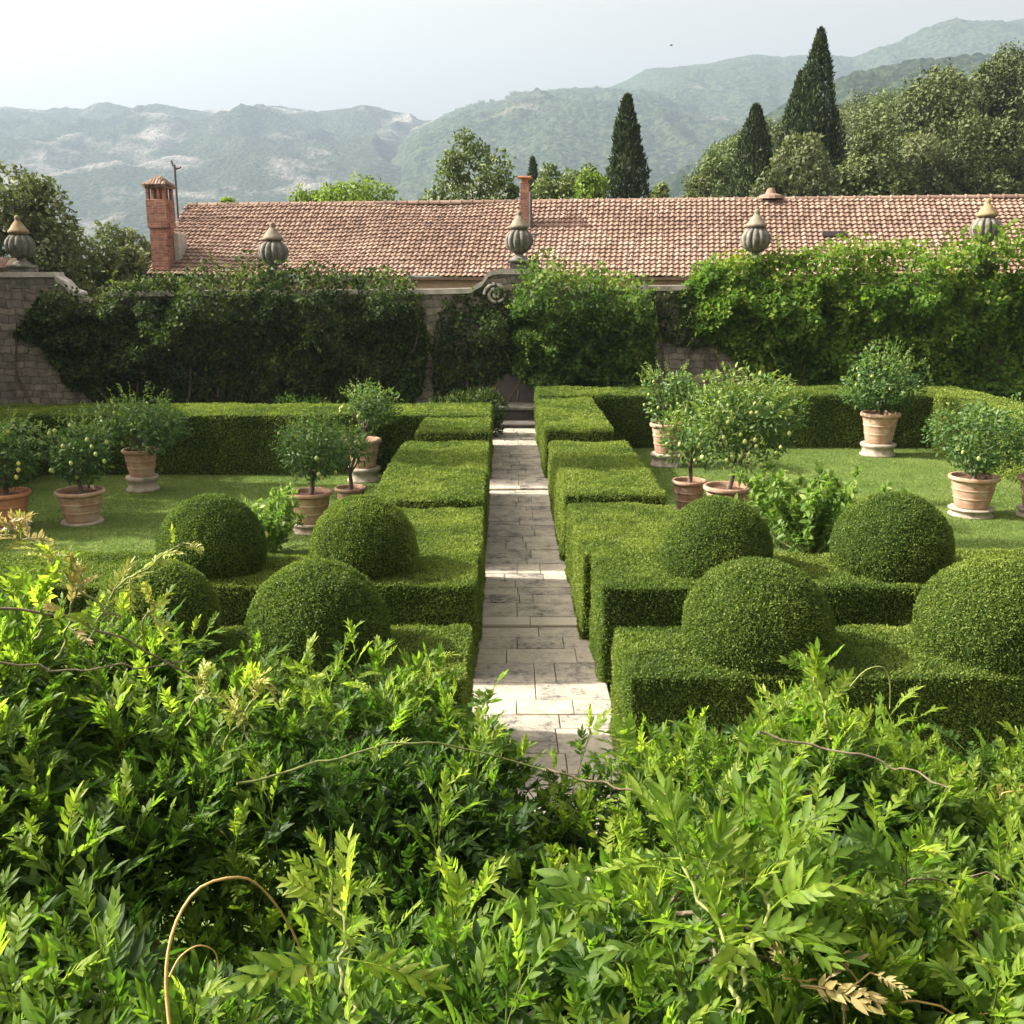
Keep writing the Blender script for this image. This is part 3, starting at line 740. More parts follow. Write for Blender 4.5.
# slim middle chimney with pipe
c2 = hloc(at(525, 200, 42.4)); top2 = hloc(at(525, 183, 42.4)).z
zr = lambda y: EZ+y*sa/ca
ch2 = MB(); ch2.box(c2.x-.16, c2.x+.16, c2.y-.16, c2.y+.16, zr(c2.y)-.6, top2, .01); ch2o = ch2.build('slim_chimney', M['brick'], house)
k2 = MB(); k2.box(c2.x-.12, c2.x+.12, c2.y-.12, c2.y+.12, top2+.002, top2+.16); k2.box(c2.x-.27, c2.x+.27, c2.y-.27, c2.y+.27, top2+.162, top2+.24, .02); k2.build('chimney_cap', M['terracotta_red'], ch2o)
pp = MB(); pp.tube([(c2.x+.25, c2.y-.18, zr(c2.y-.18)-.1), (c2.x+.25, c2.y-.18, top2-.35)], .07, 10); pp.box(c2.x-.3, c2.x+.6, c2.y-.62, c2.y-.22, zr(c2.y-.62)+.05, zr(c2.y-.62)+.18, .03); pp.build('flue_pipe', M['metal'], ch2o, smooth=False)
# aerial
ae = hloc(at(178, 205, 45.0)); at_top = hloc(at(178, 165, 45.0)).z
aa = MB(); aa.tube([(ae.x, ae.y, EZ+1.5), (ae.x, ae.y, at_top)], .05, 6); aa.tube([(ae.x, ae.y, at_top-.18), (ae.x+.28, ae.y, at_top-.10)], .045, 6); aa.tube([(ae.x-.05, ae.y, at_top-.05), (ae.x-.12, ae.y, at_top+.16)], .04, 6)
aa.build('aerial_pole', M['metal'], house)
# second slim aerial near the ridge
# ridge vent
rv = hloc(at(772, 198, 42.0)); 
vv = MB(); xv = rv.x
vv.lathe([(.52, .0), (.46, .12), (.22, .20), (.16, .34), (.13, .40), (.02, .42)], 14, c=(xv, RUN, EZ+RISE+.06)); vv.build('ridge_cowl', M['tile'], roof, smooth=False)
# small roof light
sk = at(832, 227, 40.6); skl = hloc(sk)
ry = 1.95
s2 = MB(); s2.box(skl.x-.42, skl.x+.42, ry-.1, ry+.22, zr(ry)+.05, zr(ry)+.26, .02); s2.build('roof_light', M['metal'], roof)

# little brick chimney just behind the high wall end on the left
sb = at(6, 276, WY+2.2)
sm = empty('brick_chimney', (sb.x, sb.y, LAWN), 'squat red tiled chimney peeping over the high left wall', 'chimney')
mb = MB(); mb.box(-.75, .75, -.5, .5, 0, sb.z-LAWN+.10, .01); mb.build('brick_stack', M['brick'], sm)
mb = MB()
for k in range(6):
    xx = -.75+k*.3
    mb.tube([(xx, -.62, sb.z-LAWN+.16), (xx*.8, 0, sb.z-LAWN+.48-.1*abs(xx)), (xx, .62, sb.z-LAWN+.16)], .17, 8, var=random.random())
mb.build('tiled_cap', M['tile'], sm)

# ------------------------------------------------------------------ potted lemons
LEMON6 = T_leaf6(0.22, 0.46, 0.22)
LEMON4 = T_leaf(0.2, 0.46)
def pot_mesh(r, h, mat):
    b = MB()
    prof = [(r*.64, 0)]
    for t in np.linspace(0, .85, 44):
        rr = r*(.68+.27*t)
        for zb in (.30, .58): rr += .014*math.exp(-((t-zb)/.022)**4)
        prof.append((rr, t*h))
    prof += [(r*.975, .862*h), (r*1.0, .875*h), (r*1.035, .89*h), (r*1.045, .91*h), (r*1.045, .965*h), (r*1.03, .985*h), (r*1.0, h), (r*.93, h), (r*.90, .985*h), (r*.88, .90*h), (r*.86, .84*h)]
    b.lathe(prof, 36, cap=False)
    # floor
    b.lathe([(r*.66, 0.001), (0.01, 0.0012)], 36, cap=False)
    return b.mesh('pot', mat, smooth=True)
def crown_points(n, c, rx, ry, rz, lobes=9, shell=0.55):
    """leaf positions in irregular lobed crown"""
    L = rdir(lobes)*np.array([rx, ry, rz])*(0.30+0.55*rng.random((lobes, 1)))
    lr = (0.30+0.28*rng.random(lobes))
    w = rng.integers(0, lobes, n)
    d = rdir(n); rr = rng.random(n)**(1/3)
    rr = np.where(rng.random(n) < shell, 0.75+.3*rng.random(n), rr)
    P = L[w] + d*rr[:, None]*lr[w][:, None]*np.array([rx, ry, rz])*1.15
    return P+np.array(c), d, w
def limbs(mb, c, rx, rz, base_z, r0, k=7, spread=1.0, cx=0.0, cy=0.0, lean=(0, 0)):
    hub = np.array([cx+lean[0]*.5, cy+lean[1]*.5, base_z+(c[2]-rz*.75-base_z)*.8])
    mb.tube([(cx, cy, base_z), (cx+lean[0]*.2+r0*.4, cy+lean[1]*.2, (base_z+hub[2])/2), hub], [r0*1.15, r0, r0*.9], 8)
    for i in range(k):
        a = 2*np.pi*(i+rng.random()*.6)/k; e = .4+.6*rng.random()
        tip = np.array(c)+np.array([math.cos(a)*rx*.62*spread, math.sin(a)*rx*.62*spread, rz*(e-.45)])
        mid = (hub+tip)/2+np.array([0, 0, .08*rz])*rng.normal()
        mb.tube([hub, mid, tip], [r0*.6, r0*.4, r0*.15], 6)

def lemon_tree(label, x, y, rim_r, pot_h, plinth_h, crown, nleaf, mat_pot='terracotta', leaf='lemon_leaf', lemons=8, lemon_mat='lemon', size=.11, plinth_r=None, plabel=None, yl=0.0, lobes=None, thin=False):
    """crown = (centre height above the lawn, rx, rz, dx)"""
    if plinth_h:
        pr = plinth_r or rim_r*.88
        b = MB()
        if thin: b.lathe([(pr*.98, 0), (pr, .02), (pr, plinth_h-.02), (pr*.97, plinth_h)], 28)
        else: b.lathe([(pr*1.06, 0), (pr*1.06, plinth_h*.16), (pr*.94, plinth_h*.24), (pr*.94, plinth_h*.66), (pr*1.05, plinth_h*.76), (pr*1.07, plinth_h*.9), (pr*1.02, plinth_h)], 28)
        o = b.build('plinth', M['plinth'], None, True, (x, y, LAWN-.01)); tag(o, plabel, 'plinth', 'stone plinths under the lemon pots')
    z0 = LAWN+plinth_h
    root = empty('potted_lemon_tree', (x, y, z0), label, 'potted tree', 'potted lemon trees on the lawn')
    link('pot', pot_mesh(rim_r, pot_h, M[mat_pot]), root)
    b = MB(); b.lathe([(rim_r*.87, pot_h*.86), (rim_r*.5, pot_h*.89), (.01, pot_h*.9)], 24, cap=False); b.build('soil', M['soil'], root, True)
    cz, rx, rz, dx = crown
    c = (dx*math.cos(0), 0, cz-plinth_h)
    b = MB(); limbs(b, c, rx, rz, pot_h*.8, .035+.015*rx, lean=(dx, 0)); b.build('trunk', M['bark'], root, True)
    P, d, w = crown_points(nleaf, c, rx, rx, rz, lobes or int(rng.integers(8, 13)), .55)
    n = len(P)
    # stray twigs poking out
    dirs = unit(d*.7+rng.normal(size=(n, 3))*.6+np.array([0, 0, .25]))
    nn = unit(d+np.array([0, 0, .8])+.6*rng.normal(size=(n, 3)))
    parts = []
    var = .42+.2*rng.normal(size=n)+yl+.14*d[:, 2]
    parts.append(scatter(LEMON6, P, dirs, nn, size*(.65+.6*rng.random(n)), var))
    for k in range(24):
        dd = unit(np.array([[rng.normal(), rng.normal(), .55+rng.random()]]))[0]
        p0 = np.array(c)+dd*np.array([rx, rx, rz])*.75; m = 12
        tt = np.linspace(0, 1, m)[:, None]; pts = p0+dd*np.array([1, 1, 1.2])*tt*rz*.45
        ld = unit(dd+.9*rng.normal(size=(m, 3))); parts.append(scatter(LEMON6, pts, ld, unit(ld+rng.normal(size=(m, 3))+np.array([0, 0, 1])), size*(.9-.4*tt[:, 0]), .65+.2*rng.random(m)+yl))
    link('crown', fol_mesh('crown', parts, M[leaf]), root)
    for k in range(lemons):
        dd = rdir(1)[0]; dd[1] = -abs(dd[1])
        ang = -root.rotation_euler.z
        dx_, dy_ = dd[0]*math.cos(ang)-dd[1]*math.sin(ang), dd[0]*math.sin(ang)+dd[1]*math.cos(ang)
        p = np.array(c)+np.array([dx_*rx, dy_*rx, dd[2]*rz*.8-.1*rz])*(.82+.12*rng.random())
        l = MB(); s = .034+.010*rng.random()
        l.lathe([(.004, -1.3*s), (.5*s, -1.1*s), (.92*s, -.5*s), (s, 0), (.9*s, .55*s), (.45*s, 1.08*s), (.16*s, 1.2*s), (.004, 1.38*s)], 10, c=tuple(p)); l.build('lemon', M[lemon_mat], root, True)
    return root

def gpos(px, py): return on(px, py, LAWN)
p = gpos(877, 455); lemon_tree('lemon tree in a tall terracotta pot standing alone before the back right hedge', p.x, 28.4, .52, .84, .36, (2.12, 1.02, .95, 0), 2400, lemons=7, lemon_mat='lemon_green', size=.135, plabel='round stone plinth under the lone pot before the back right hedge')
lemon_tree('lemon tree in a terracotta pot at the back right lawn corner behind the bigger lemon', 4.3, 26.8, .44, .78, .36, (1.95, .85, .75, 0), 1900, lemons=5, lemon_mat='lemon_green', size=.125, plabel='round stone plinth near the square hedge at the back right lawn', yl=.06)
lemon_tree('biggest bushy lemon tree full of green fruit, in a wide pot behind a right ball', 4.50, 20.2, .47, .70, 0.10, (1.95, 1.10, 1.02, .22), 4600, lobes=18, lemons=26, lemon_mat='lemon_green', yl=.22, size=.11, plabel='thin stone slab under the biggest lemon tree pot', thin=True)
lemon_tree('lemon tree in a smaller pot tucked behind the wide pot of the biggest lemon', 3.93, 21.3, .36, .62, 0.08, (1.65, .62, .72, 0), 1300, lemons=8, lemon_mat='lemon_green', yl=.15, size=.11, plabel='thin stone slab under the smaller pot behind the biggest lemon', thin=True)
p = gpos(973, 515); lemon_tree('lemon tree in a banded pale pot on the sunny right lawn with a leaning trunk', p.x-.05, 21.0, .49, .66, .18, (1.52, .98, .74, -.05), 2600, lemons=6, lemon_mat='lemon_green', size=.10, plabel='round stone plinth under the banded pale pot on the right lawn')
lemon_tree('lemon tree in a pot cut by the right edge of the photo', 11.22, 20.9, .47, .66, .18, (1.75, .95, .80, -.05), 2400, lemons=6, lemon_mat='lemon_green', size=.10, plabel='stone plinth cut by the right edge of the photo')
p = gpos(143, 490); lemon_tree('lemon tree on a tall stone plinth at the back of the shaded left lawn', p.x, 23.7, .40, .62, .36, (1.65, .95, .72, 0), 2300, lemons=9, lemon_mat='lemon_green', size=.11, plabel='tall round stone plinth at the back of the shaded left lawn')
p = gpos(84, 522); lemon_tree('lemon tree in a wide grey-brown pot on a thin white slab, left lawn', p.x, 20.4, .47, .62, .07, (1.55, .80, .72, 0), 2300, lemons=14, lemon_mat='lemon_green', size=.10, plabel='thin white slab under the wide pot on the left lawn', thin=True)
p = gpos(14, 525); lemon_tree('lemon tree with yellow lemons in an orange-red pot at the left photo edge', p.x, 20.0, .46, .66, .08, (1.55, .80, .75, 0), 2300, 'terracotta_red', lemons=12, size=.10, plabel='thin white slab under the orange-red pot at the left photo edge', thin=True)
p = gpos(312, 530); lemon_tree('dark leaved lemon tree in a plain pot on a white stone, behind the left balls', p.x, 19.7, .42, .60, .20, (1.62, .78, .70, .12), 2600, lemons=5, lemon_mat='lemon_green', size=.085, plabel='white stone plinth under the plain pot behind the left balls', plinth_r=.36)
lemon_tree('small lemon tree in a low pot half hidden behind a left topiary ball', -3.12, 20.5, .31, .52, .20, (1.45, .45, .50, 0), 900, lemons=3, lemon_mat='lemon_green', size=.085, plabel='stone plinth under the low pot half hidden by a left topiary ball')
p = gpos(364, 480); lemon_tree('lemon tree with one tall bright shoot, in a pot near the left hedge block', p.x, 24.8, .44, .68, .36, (1.72, .68, .62, .1), 1500, lemons=6, lemon_mat='lemon_green', size=.10, yl=.08, plabel='round stone plinth beside the left square hedge block')

def loose_shrub(label, x, y, r, h, n, fruits, size=.15):
    root = empty('lemon_bush', (x, y, LAWN), label, 'bush', 'loose lemon bushes behind the balls', rz=0)
    st = MB(); parts = []
    for k in range(n):
        a = rng.random()*2*np.pi; tilt = .15+.75*rng.random()**.8
        L_ = h*(.65+.45*rng.random())/max(.75, math.cos(tilt)*1.05)
        d0 = np.array([math.cos(a)*math.sin(tilt)*r/h*1.25, math.sin(a)*math.sin(tilt)*r/h*1.25, math.cos(tilt)])
        b0 = np.array([math.cos(a), math.sin(a), 0])*.12
        t = np.linspace(0, 1, 7)[:, None]
        pts = b0+d0*L_*t+np.array([0, 0, -.12])*t**2+.05*np.cumsum(rng.normal(size=(7, 3)), 0)*.6
        st.tube(pts, np.linspace(.014, .005, 7), 5)
        m = int(40*L_)
        tt = .12+.88*rng.random(m)**.8
        pp_ = np.stack([np.interp(tt, t[:, 0], pts[:, i]) for i in range(3)], -1)
        ld = unit(unit(d0)*.5+.85*rng.normal(size=(m, 3))+np.array([0, 0, .25]))
        parts.append(scatter(LEMON6, pp_, ld, unit(np.array([0, 0, 1.])+.7*rng.normal(size=(m, 3))), size*(.7+.5*rng.random(m)), .5+.22*rng.normal(size=m)+.25*(tt-.5)))
    st.build('stems', M['green_stem'], root, True)
    link('foliage', fol_mesh('foliage', parts, M['shrub_leaf']), root)
    for k in range(fruits):
        a = -np.pi/2+rng.normal()*.6
        l = MB(); s = .055; c = (math.cos(a)*r*.72, math.sin(a)*r*.72, h*(.3+.3*rng.random()))
        l.lathe([(.004, -1.3*s), (.5*s, -1.1*s), (.92*s, -.5*s), (s, 0), (.9*s, .55*s), (.45*s, 1.08*s), (.16*s, 1.2*s), (.004, 1.38*s)], 10, c=c); l.build('lemon', M['lemon'], root, True)
loose_shrub('broad loose bright green lemon bush on the right lawn between two balls', 5.55, 18.0, 1.15, 1.55, 62, 0, .16)
loose_shrub('small loose bright green lemon bush with a yellow lemon behind the left balls', -4.25, 17.9, .62, 1.25, 30, 2, .14)

# ------------------------------------------------------------------ climbers on the wall
IVY = T_leaf6(0.12, 0.75, 0.12)
def climber(name, label, cat, mat, prof, dens, size, bulge, stems, zbase=LAWN, yoff=0.0, seed=0, topfluff=.25, var0=.4, grp=None):
    """prof: list of (px, py_top, py_bottom) on the wall; bulge: thickness in metres"""
    px = np.array([q[0] for q in prof], float)
    X = np.array([at(q[0], q[1], WY).x for q in prof]); ZT = np.array([at(q[0], q[1], WY-.4).z for q in prof]); ZB = np.array([max(LAWN+.02, at(q[0], q[2], WY-.4).z) for q in prof])
    x0, x1 = X[0], X[-1]
    root = empty(name, ((x0+x1)/2, WY-.3, LAWN), label, cat, grp)
    loc = np.array(root.location)
    n = int((x1-x0)*np.mean(ZT-ZB)*dens)
    x = x0+(x1-x0)*rng.random(n); zt = np.interp(x, X, ZT); zb_ = np.interp(x, X, ZB)
    u = rng.random(n); z = zb_+(zt-zb_)*u
    P0 = np.c_[x, np.zeros(n), z]
    lump = (0.62+0.75*fbm(P0*np.array([.85, 1, 1.05])+seed, 3, 50+seed))*(.70+.50*u)+0.25*fbm(P0*2.6+seed, 2, 60+seed)
    edge = np.sqrt(np.clip(np.minimum(np.minimum((x-x0)/.8, (x1-x)/.8), np.minimum((zt-z)/.55+.35, (z-zb_)/.5+.55)), 0.02, 1))
    dep = np.clip(bulge*1.25*lump*edge, .04, None)
    # a share goes over the wall top as a crest
    y = WY-yoff-dep*(1-.45*rng.random(n)**1.5)
    crest = (u > .84) & (rng.random(n) < .55)
    y = np.where(crest, WY-yoff-dep+(dep+.55)*rng.random(n), y)
    z = z+np.where(crest, topfluff*rng.random(n)*(0.5+lump), 0)
    P = np.c_[x, y, z]
    g = np.array([0, -1, .45])
    d = unit(rng.normal(size=(n, 3))*.7+np.array([0, -.4, -.35])); 
    nn = unit(g+.7*rng.normal(size=(n, 3)))
    var = var0+.24*fbm(P*1.1, 3, 70+seed)+.17*rng.normal(size=n)+.18*sstep(.75, 1, u)
    parts = [scatter(IVY, P-loc, d, nn, size*(.6+.7*rng.random(n)), var)]
    # loose sprays
    for k in range(int((x1-x0)*9)):
        i = rng.integers(0, n); m = 12
        dd = unit(np.array([rng.normal()*.6, -.4-.4*rng.random(), (.9 if crest[i] or u[i] > .7 else -.1)+.5*rng.normal()]))
        t = np.linspace(0, 1, m)[:, None]; L_ = .25+.5*rng.random()
        pts = P[i]-loc+dd*t*L_+np.array([0, 0, -.3*L_])*t**2
        ld = unit(dd+rng.normal(size=(m, 3))); parts.append(scatter(IVY, pts, ld, unit(g+rng.normal(size=(m, 3))), size*(.95-.45*t[:, 0]), var0+.3+.15*rng.normal(size=m)))
    st = MB()
    for k in range(stems):
        xa = x0+(x1-x0)*(k+.3+.4*rng.random())/stems
        zt_ = np.interp(xa, X, ZT); t = np.linspace(0, 1, 9)
        st.tube(np.c_[xa+np.cumsum(rng.normal(size=9))*.12, WY-yoff-.06-.06*rng.random(9), LAWN+(zt_-LAWN-.2)*t]-loc, np.linspace(.055, .018, 9), 6)
    st.build('stems', M['bark'], root, True)
    link('foliage', fol_mesh('foliage', parts, M[mat]), root)
    return root
climber('ivy', 'dark dense ivy sheet covering the left garden wall', 'ivy', 'ivy',
        [(18, 335, 335), (40, 300, 345), (62, 292, 385), (95, 300, 404), (120, 284, 406), (170, 277, 406), (220, 276, 406), (270, 268, 406), (320, 276, 406), (370, 274, 406), (405, 282, 404), (420, 300, 395), (428, 340, 350)], 720, .125, .70, 9, seed=1, topfluff=.3, var0=.46)
climber('ivy', 'patchy dark ivy around the arched niche left of the wall bush', 'ivy', 'ivy',
        [(432, 335, 395), (445, 300, 405), (470, 290, 405), (490, 285, 392), (505, 290, 374), (520, 296, 374)], 480, .12, .35, 4, seed=2, topfluff=.1, var0=.42)
climber('wall_bush', 'tall feathery light green bush leaning on the wall right of the niche', 'bush', 'wallbush',
        [(512, 300, 372), (520, 276, 376), (540, 268, 395), (560, 272, 405), (580, 278, 408), (600, 272, 404), (618, 284, 398), (640, 290, 392), (655, 318, 385)], 680, .13, 1.15, 5, seed=3, topfluff=.35, var0=.42)
climber('ivy', 'thin ivy fringe under the coping between wall bush and bright creeper', 'ivy', 'ivy',
        [(648, 292, 330), (670, 290, 345), (700, 289, 350), (730, 292, 345), (750, 294, 340)], 330, .11, .22, 3, seed=4, topfluff=.05, var0=.5)
climber('creeper', 'bright yellow-green creeper tumbling over the right garden wall', 'creeper', 'creeper',
        [(682, 292, 312), (700, 270, 335), (730, 263, 352), (760, 256, 378), (800, 253, 392), (840, 249, 395), (880, 245, 396), (905, 249, 396), (925, 262, 396), (940, 258, 396), (960, 246, 398), (1000, 240, 398), (1060, 238, 398), (1120, 240, 398)], 600, .15, .80, 8, seed=5, topfluff=.38, var0=.42)
# low border plants at the wall foot
def tuft(label, px, py, Yb, r, h, mat, n, size, var0=.5):
    b = on(px, py, LAWN); x = at(px, py, Yb).x
    root = empty('border_plant', (x, Yb, LAWN), label, 'plant', 'low border plants at the wall foot')
    P, d, w = crown_points(n, (0, 0, h*.5), r, r*.6, h*.55, 7, .5)
    P[:, 2] = np.abs(P[:, 2])
    ld = unit(d*.6+rng.normal(size=(n, 3))*.6+np.array([0, 0, .5]))
    link('foliage', fol_mesh('foliage', [scatter(LEMON4, P, ld, unit(d+rng.normal(size=(n, 3))), size*(.6+.7*rng.random(n)), var0+.25*rng.normal(size=n))], M[mat]), root)
    st = MB()
    for k in range(5): st.tube([(0, 0, 0), (rng.normal()*r*.4, rng.normal()*r*.2, h*.8)], [.02, .008], 5)
    st.build('stems', M['bark'], root)
M['red_leaf'] = leaf_mat('reddish_leaf', [(0.0, (0.07, 0.045, 0.02)), (0.5, (0.13, 0.06, 0.03)), (1.0, (0.22, 0.11, 0.04))], .3, .5, .3)
tuft('reddish brown border plant at the wall foot behind the right lemon trees', 735, 390, 32.7, .8, 1.5, 'red_leaf', 900, .12)
tuft('olive green border shrub at the wall foot beside the reddish plant', 800, 390, 32.6, 1.0, 1.7, 'ivy', 1000, .12, .6)
tuft('small bright border shrub at the left wall foot above the back hedge', 300, 400, 31.6, 1.1, 1.6, 'wallbush', 1200, .12, .3)
tuft('rounded green border shrub at the right wall foot in the corner', 1012, 385, 32.4, .9, 1.3, 'wallbush', 900, .11, .35)
tuft('brownish border plant at the wall foot left of the niche', 460, 400, 32.7, .9, 1.3, 'red_leaf', 700, .11, .2)
tuft('dull green border shrub left of the stone bench behind the hedge', 468, 395, 29.6, 1.1, 1.75, 'ivy', 5000, .13, .45)
# low stone ledge at foot of wall left
lg = MB(); lx0, lx1 = at(5, 408, 32.4).x, at(66, 408, 32.4).x
lg.box(lx0, lx1, 32.2, 33.1, LAWN, at(30, 408, 32.4).z+.02, .04); tag(lg.build('stone_ledge', M['coping']), 'low pale stone ledge at the foot of the bare left wall', 'ledge')

# ------------------------------------------------------------------ trees
LEAFC = T_leaf(0.25, 0.62)
def crown_mesh(name, c, rx, rz, nl, per, lsize, mat, lob=.30, seed=0, ragged=1.0):
    """broadleaf crown: many lobes over an ellipsoid, leaf clumps over each lobe"""
    L = rdir(nl); L[:, 2] = L[:, 2]*.8+.12
    rad = .55+.42*rng.random((nl, 1))**.7
    C_ = L*np.array([rx, rx, rz])*rad
    lr = lob*(.65+.7*rng.random(nl))*rx*ragged
    n = nl*per
    w = np.repeat(np.arange(nl), per)
    d = rdir(n); d[:, 2] = d[:, 2]*.9+.1
    rr = .55+.5*rng.random(n)**.6
    P = C_[w]+d*(lr[w]*rr)[:, None]
    P = P+.18*lr[w][:, None]*np.stack([fbm(P*1.4+s, 2, 80+s) for s in range(3)], -1)
    q = np.quantile(np.abs(P), .985, axis=0); mxz = np.quantile(P[:, 2], .995); P = P*np.array([rx/q[0], rx/q[1], rz/mxz])
    nn = unit(d+.27*rng.normal(size=(n, 3)))
    ld = unit(d*.25+rng.normal(size=(n, 3))+np.array([0, 0, -.1]))
    var = .42+.15*rng.normal(size=nl)[w]+.10*rng.normal(size=n)+.08*d[:, 2]
    return fol_mesh(name, [scatter(LEAFC, P+np.array(c), ld, nn, .85*lsize*(.55+.8*rng.random(n)), var)], mat), C_+np.array(c)
def trunk_mesh(c, rx, rz, r0, tips):
    mb = MB()
    hub = np.array([0, 0, c[2]-rz*.55])
    mb.tube([(0, 0, -.3), (r0*.3, 0, hub[2]*.5), hub], [r0*1.25, r0, r0*.75], 9)
    mb.tube([hub, (hub+np.array(c))/2+np.array([r0, 0, 0]), np.array(c)+np.array([0, 0, rz*.4])], [r0*.7, r0*.45, r0*.12], 7)
    for k in range(min(12, len(tips))):
        t = tips[k]; m = (hub+t)/2+np.array([0, 0, -.06*rz])
        mb.tube([hub, m, t], [r0*.45, r0*.28, r0*.08], 6)
    return mb.mesh('trunk', M['bark'], True)
def tree_kind(H, rx, mat, nl=34, per=260, lsize=.34, lob=.34, crown_lo=.28, trunk=.26):
    rz = H*(1-crown_lo)/2; c = (0, 0, H-rz)
    cm, tips = crown_mesh('crown', c, rx, rz*.92, nl, per, lsize, M[mat], lob)
    return cm, trunk_mesh(c, rx, rz, trunk, tips)
def plant(name, kind, x, y, z, label, cat='tree', group=None, sc=1.0, rz=None, sz=None):
    root = empty(name, (x, y, z), label, cat, group, rz=rng.random()*6.28 if rz is None else rz, sc=sc)
    if sz: root.scale = (sc, sc, sc*sz)
    link('crown', kind[0], root); link('trunk', kind[1], root)
    return root
def cypress_kind(H, rmax, n, tops=((0, 0, 1.0),), lsize=.34):
    parts = []; mb = MB()
    for (ox, oy, hs) in tops:
        h = H*hs; k = int(n*hs)
        t = rng.random(k)**.85; a = rng.random(k)*2*np.pi
        prof = lambda t: rmax*np.clip((np.sin(np.pi*np.clip(t*.93+.07, 0, 1)**.62))**.75, .02, 1)*(1-.25*t)
        clump = 1+.32*fbm(np.c_[np.cos(a)*1.6+ox*3, np.sin(a)*1.6+oy, t*h*.42], 3, 90)+.12*fbm(np.c_[np.cos(a)*5+ox*3, np.sin(a)*5, t*h*1.1], 2, 93)
        r = prof(t)*clump*(.72+.3*rng.random(k)**.5)
        P = np.c_[ox+np.cos(a)*r, oy+np.sin(a)*r, .3+t*h]
        o = np.c_[np.cos(a), np.sin(a), np.zeros(k)]
        ld = unit(o*.35+np.array([0, 0, 1.])+.4*rng.normal(size=(k, 3)))
        nn = unit(o+.5*rng.normal(size=(k, 3)))
        parts.append(scatter(T_leaf(.3, .42), P, ld, nn, lsize*(.6+.8*rng.random(k)), .4+.22*rng.normal(size=k)+.3*(clump-1)))
        mb.tube([(ox*.3, oy*.3, -.3), (ox, oy, h*.5), (ox, oy, h*.9)], [.3, .2, .05], 8)
    return fol_mesh('crown', parts, M['cypress']), mb.mesh('trunk', M['bark'], True)
def top_h(px, py, Y): return at(px, py, Y)

def place_cyp(px, py, Y, wpx, label, n=9000, tops=((0, 0, 1.),), **kw):
    P = at(px, py, Y); H = P.z-LAWN
    r = wpx/2/F*(Y*.95)*1.72
    plant('cypress', cypress_kind(H-.3, r, n, tops, **kw), P.x, Y, LAWN, label, 'cypress', 'cypresses behind the house', rz=0)
place_cyp(628, 98, 70, 40, 'slender pointed cypress standing alone behind the middle of the roof', 9000)
place_cyp(533, 160, 110, 14, 'tiny distant cypress spire just behind the slim roof chimney', 3000, lsize=.45)
place_cyp(757, 107, 76, 46, 'dark pointed cypress left of the tallest one', 9000)
place_cyp(822, 31, 82, 47, 'tallest cypress, twin-topped, towering above the roof on the right', 11000, ((0, 0, 1.), (-1.15, .3, .87), (.6, -.5, .72), (-.5, -.6, .8)))

# broadleaf trees behind wall and house
def ptree(px, py, Y, wpx, mat, label, name='broadleaf_tree', group=None, nl=34, per=260, lsize=None, lo=.25, z0=LAWN, lob=.34, trunk=.25, ragged=1.0):
    P = at(px, py, Y); H = P.z-z0; rx = wpx/2/F*Y*.97
    ls = lsize or (.125+.0033*Y)
    k = tree_kind(H, rx, mat, nl, per, ls, lob, lo, trunk)
    return plant(name, k, P.x, Y, z0, label, 'tree', group)
ptree(12, 168, 40, 120, 'olive', 'big grey-green evergreen oak behind the high wall at the left edge', 'evergreen_oak', nl=46, per=260, lo=.2)
ptree(72, 222, 44, 90, 'oak', 'dark low evergreen oak behind the wall scroll on the left', 'evergreen_oak', nl=34, per=230, lo=.1)
ptree(118, 222, 47, 80, 'olive', 'pale silvery olive tree between the oak and the brick chimney', 'olive_tree', nl=36, per=230, lo=.05)
ptree(40, 255, 38.5, 80, 'olive', 'low silvery bush behind the far left finial', 'olive_tree', nl=26, per=200, lo=.02)
ptree(138, 244, 41, 46, 'olive', 'low pale bush at the foot of the brick chimney', 'olive_tree', nl=20, per=190, lo=.02)
ptree(472, 130, 66, 92, 'oak_mid', 'tall open-crowned green tree behind the roof left of the slim chimney', nl=60, per=260, lo=.12, lob=.34)
ptree(358, 178, 60, 104, 'oak_bright', 'yellow-green tree top showing over the left half of the roof', nl=54, per=220, lo=.1, lob=.36)
ptree(318, 183, 61, 56, 'oak_bright', 'smaller yellow-green tree top at the left of the other bright one', nl=44, per=200, lo=.1, lob=.38)
ptree(242, 197, 60, 46, 'oak_bright', 'sliver of bright tree top just over the roof ridge on the left', nl=20, per=260)
ptree(558, 163, 64, 64, 'oak_mid', 'round green tree behind the roof right of the slim chimney', nl=56, per=220, lo=.08, lob=.38)
ptree(593, 168, 62, 52, 'oak_bright', 'bright yellow-green tree beside the lone cypress', nl=50, per=220, lo=.08, lob=.38)
ptree(590, 164, 72, 40, 'oak_mid', 'dim green tree behind the bright one beside the lone cypress', nl=20, per=260)
ptree(512, 184, 68, 40, 'oak_mid', 'low green tree behind the slim roof chimney', nl=20, per=260)
ptree(654, 182, 66, 24, 'oak_mid', 'small dark tree right at the foot of the lone cypress', nl=14, per=260)
ptree(808, 128, 72, 66, 'olive', 'pale grey-green oak in front of the tallest cypress', 'evergreen_oak', nl=28, per=480, lo=.1, lob=.42)
ptree(780, 160, 70, 50, 'olive', 'low pale grey-green oak between the two right cypresses', 'evergreen_oak', nl=30, per=190, lo=.05)
ptree(876, 112, 76, 80, 'oak', 'dark oak just right of the tallest cypress', 'evergreen_oak', nl=28, per=480, lo=.08, lob=.44)
ptree(945, 66, 92, 100, 'oak', 'large rounded oak on the right behind the roof', 'evergreen_oak', nl=34, per=480, lo=.08, lob=.44)
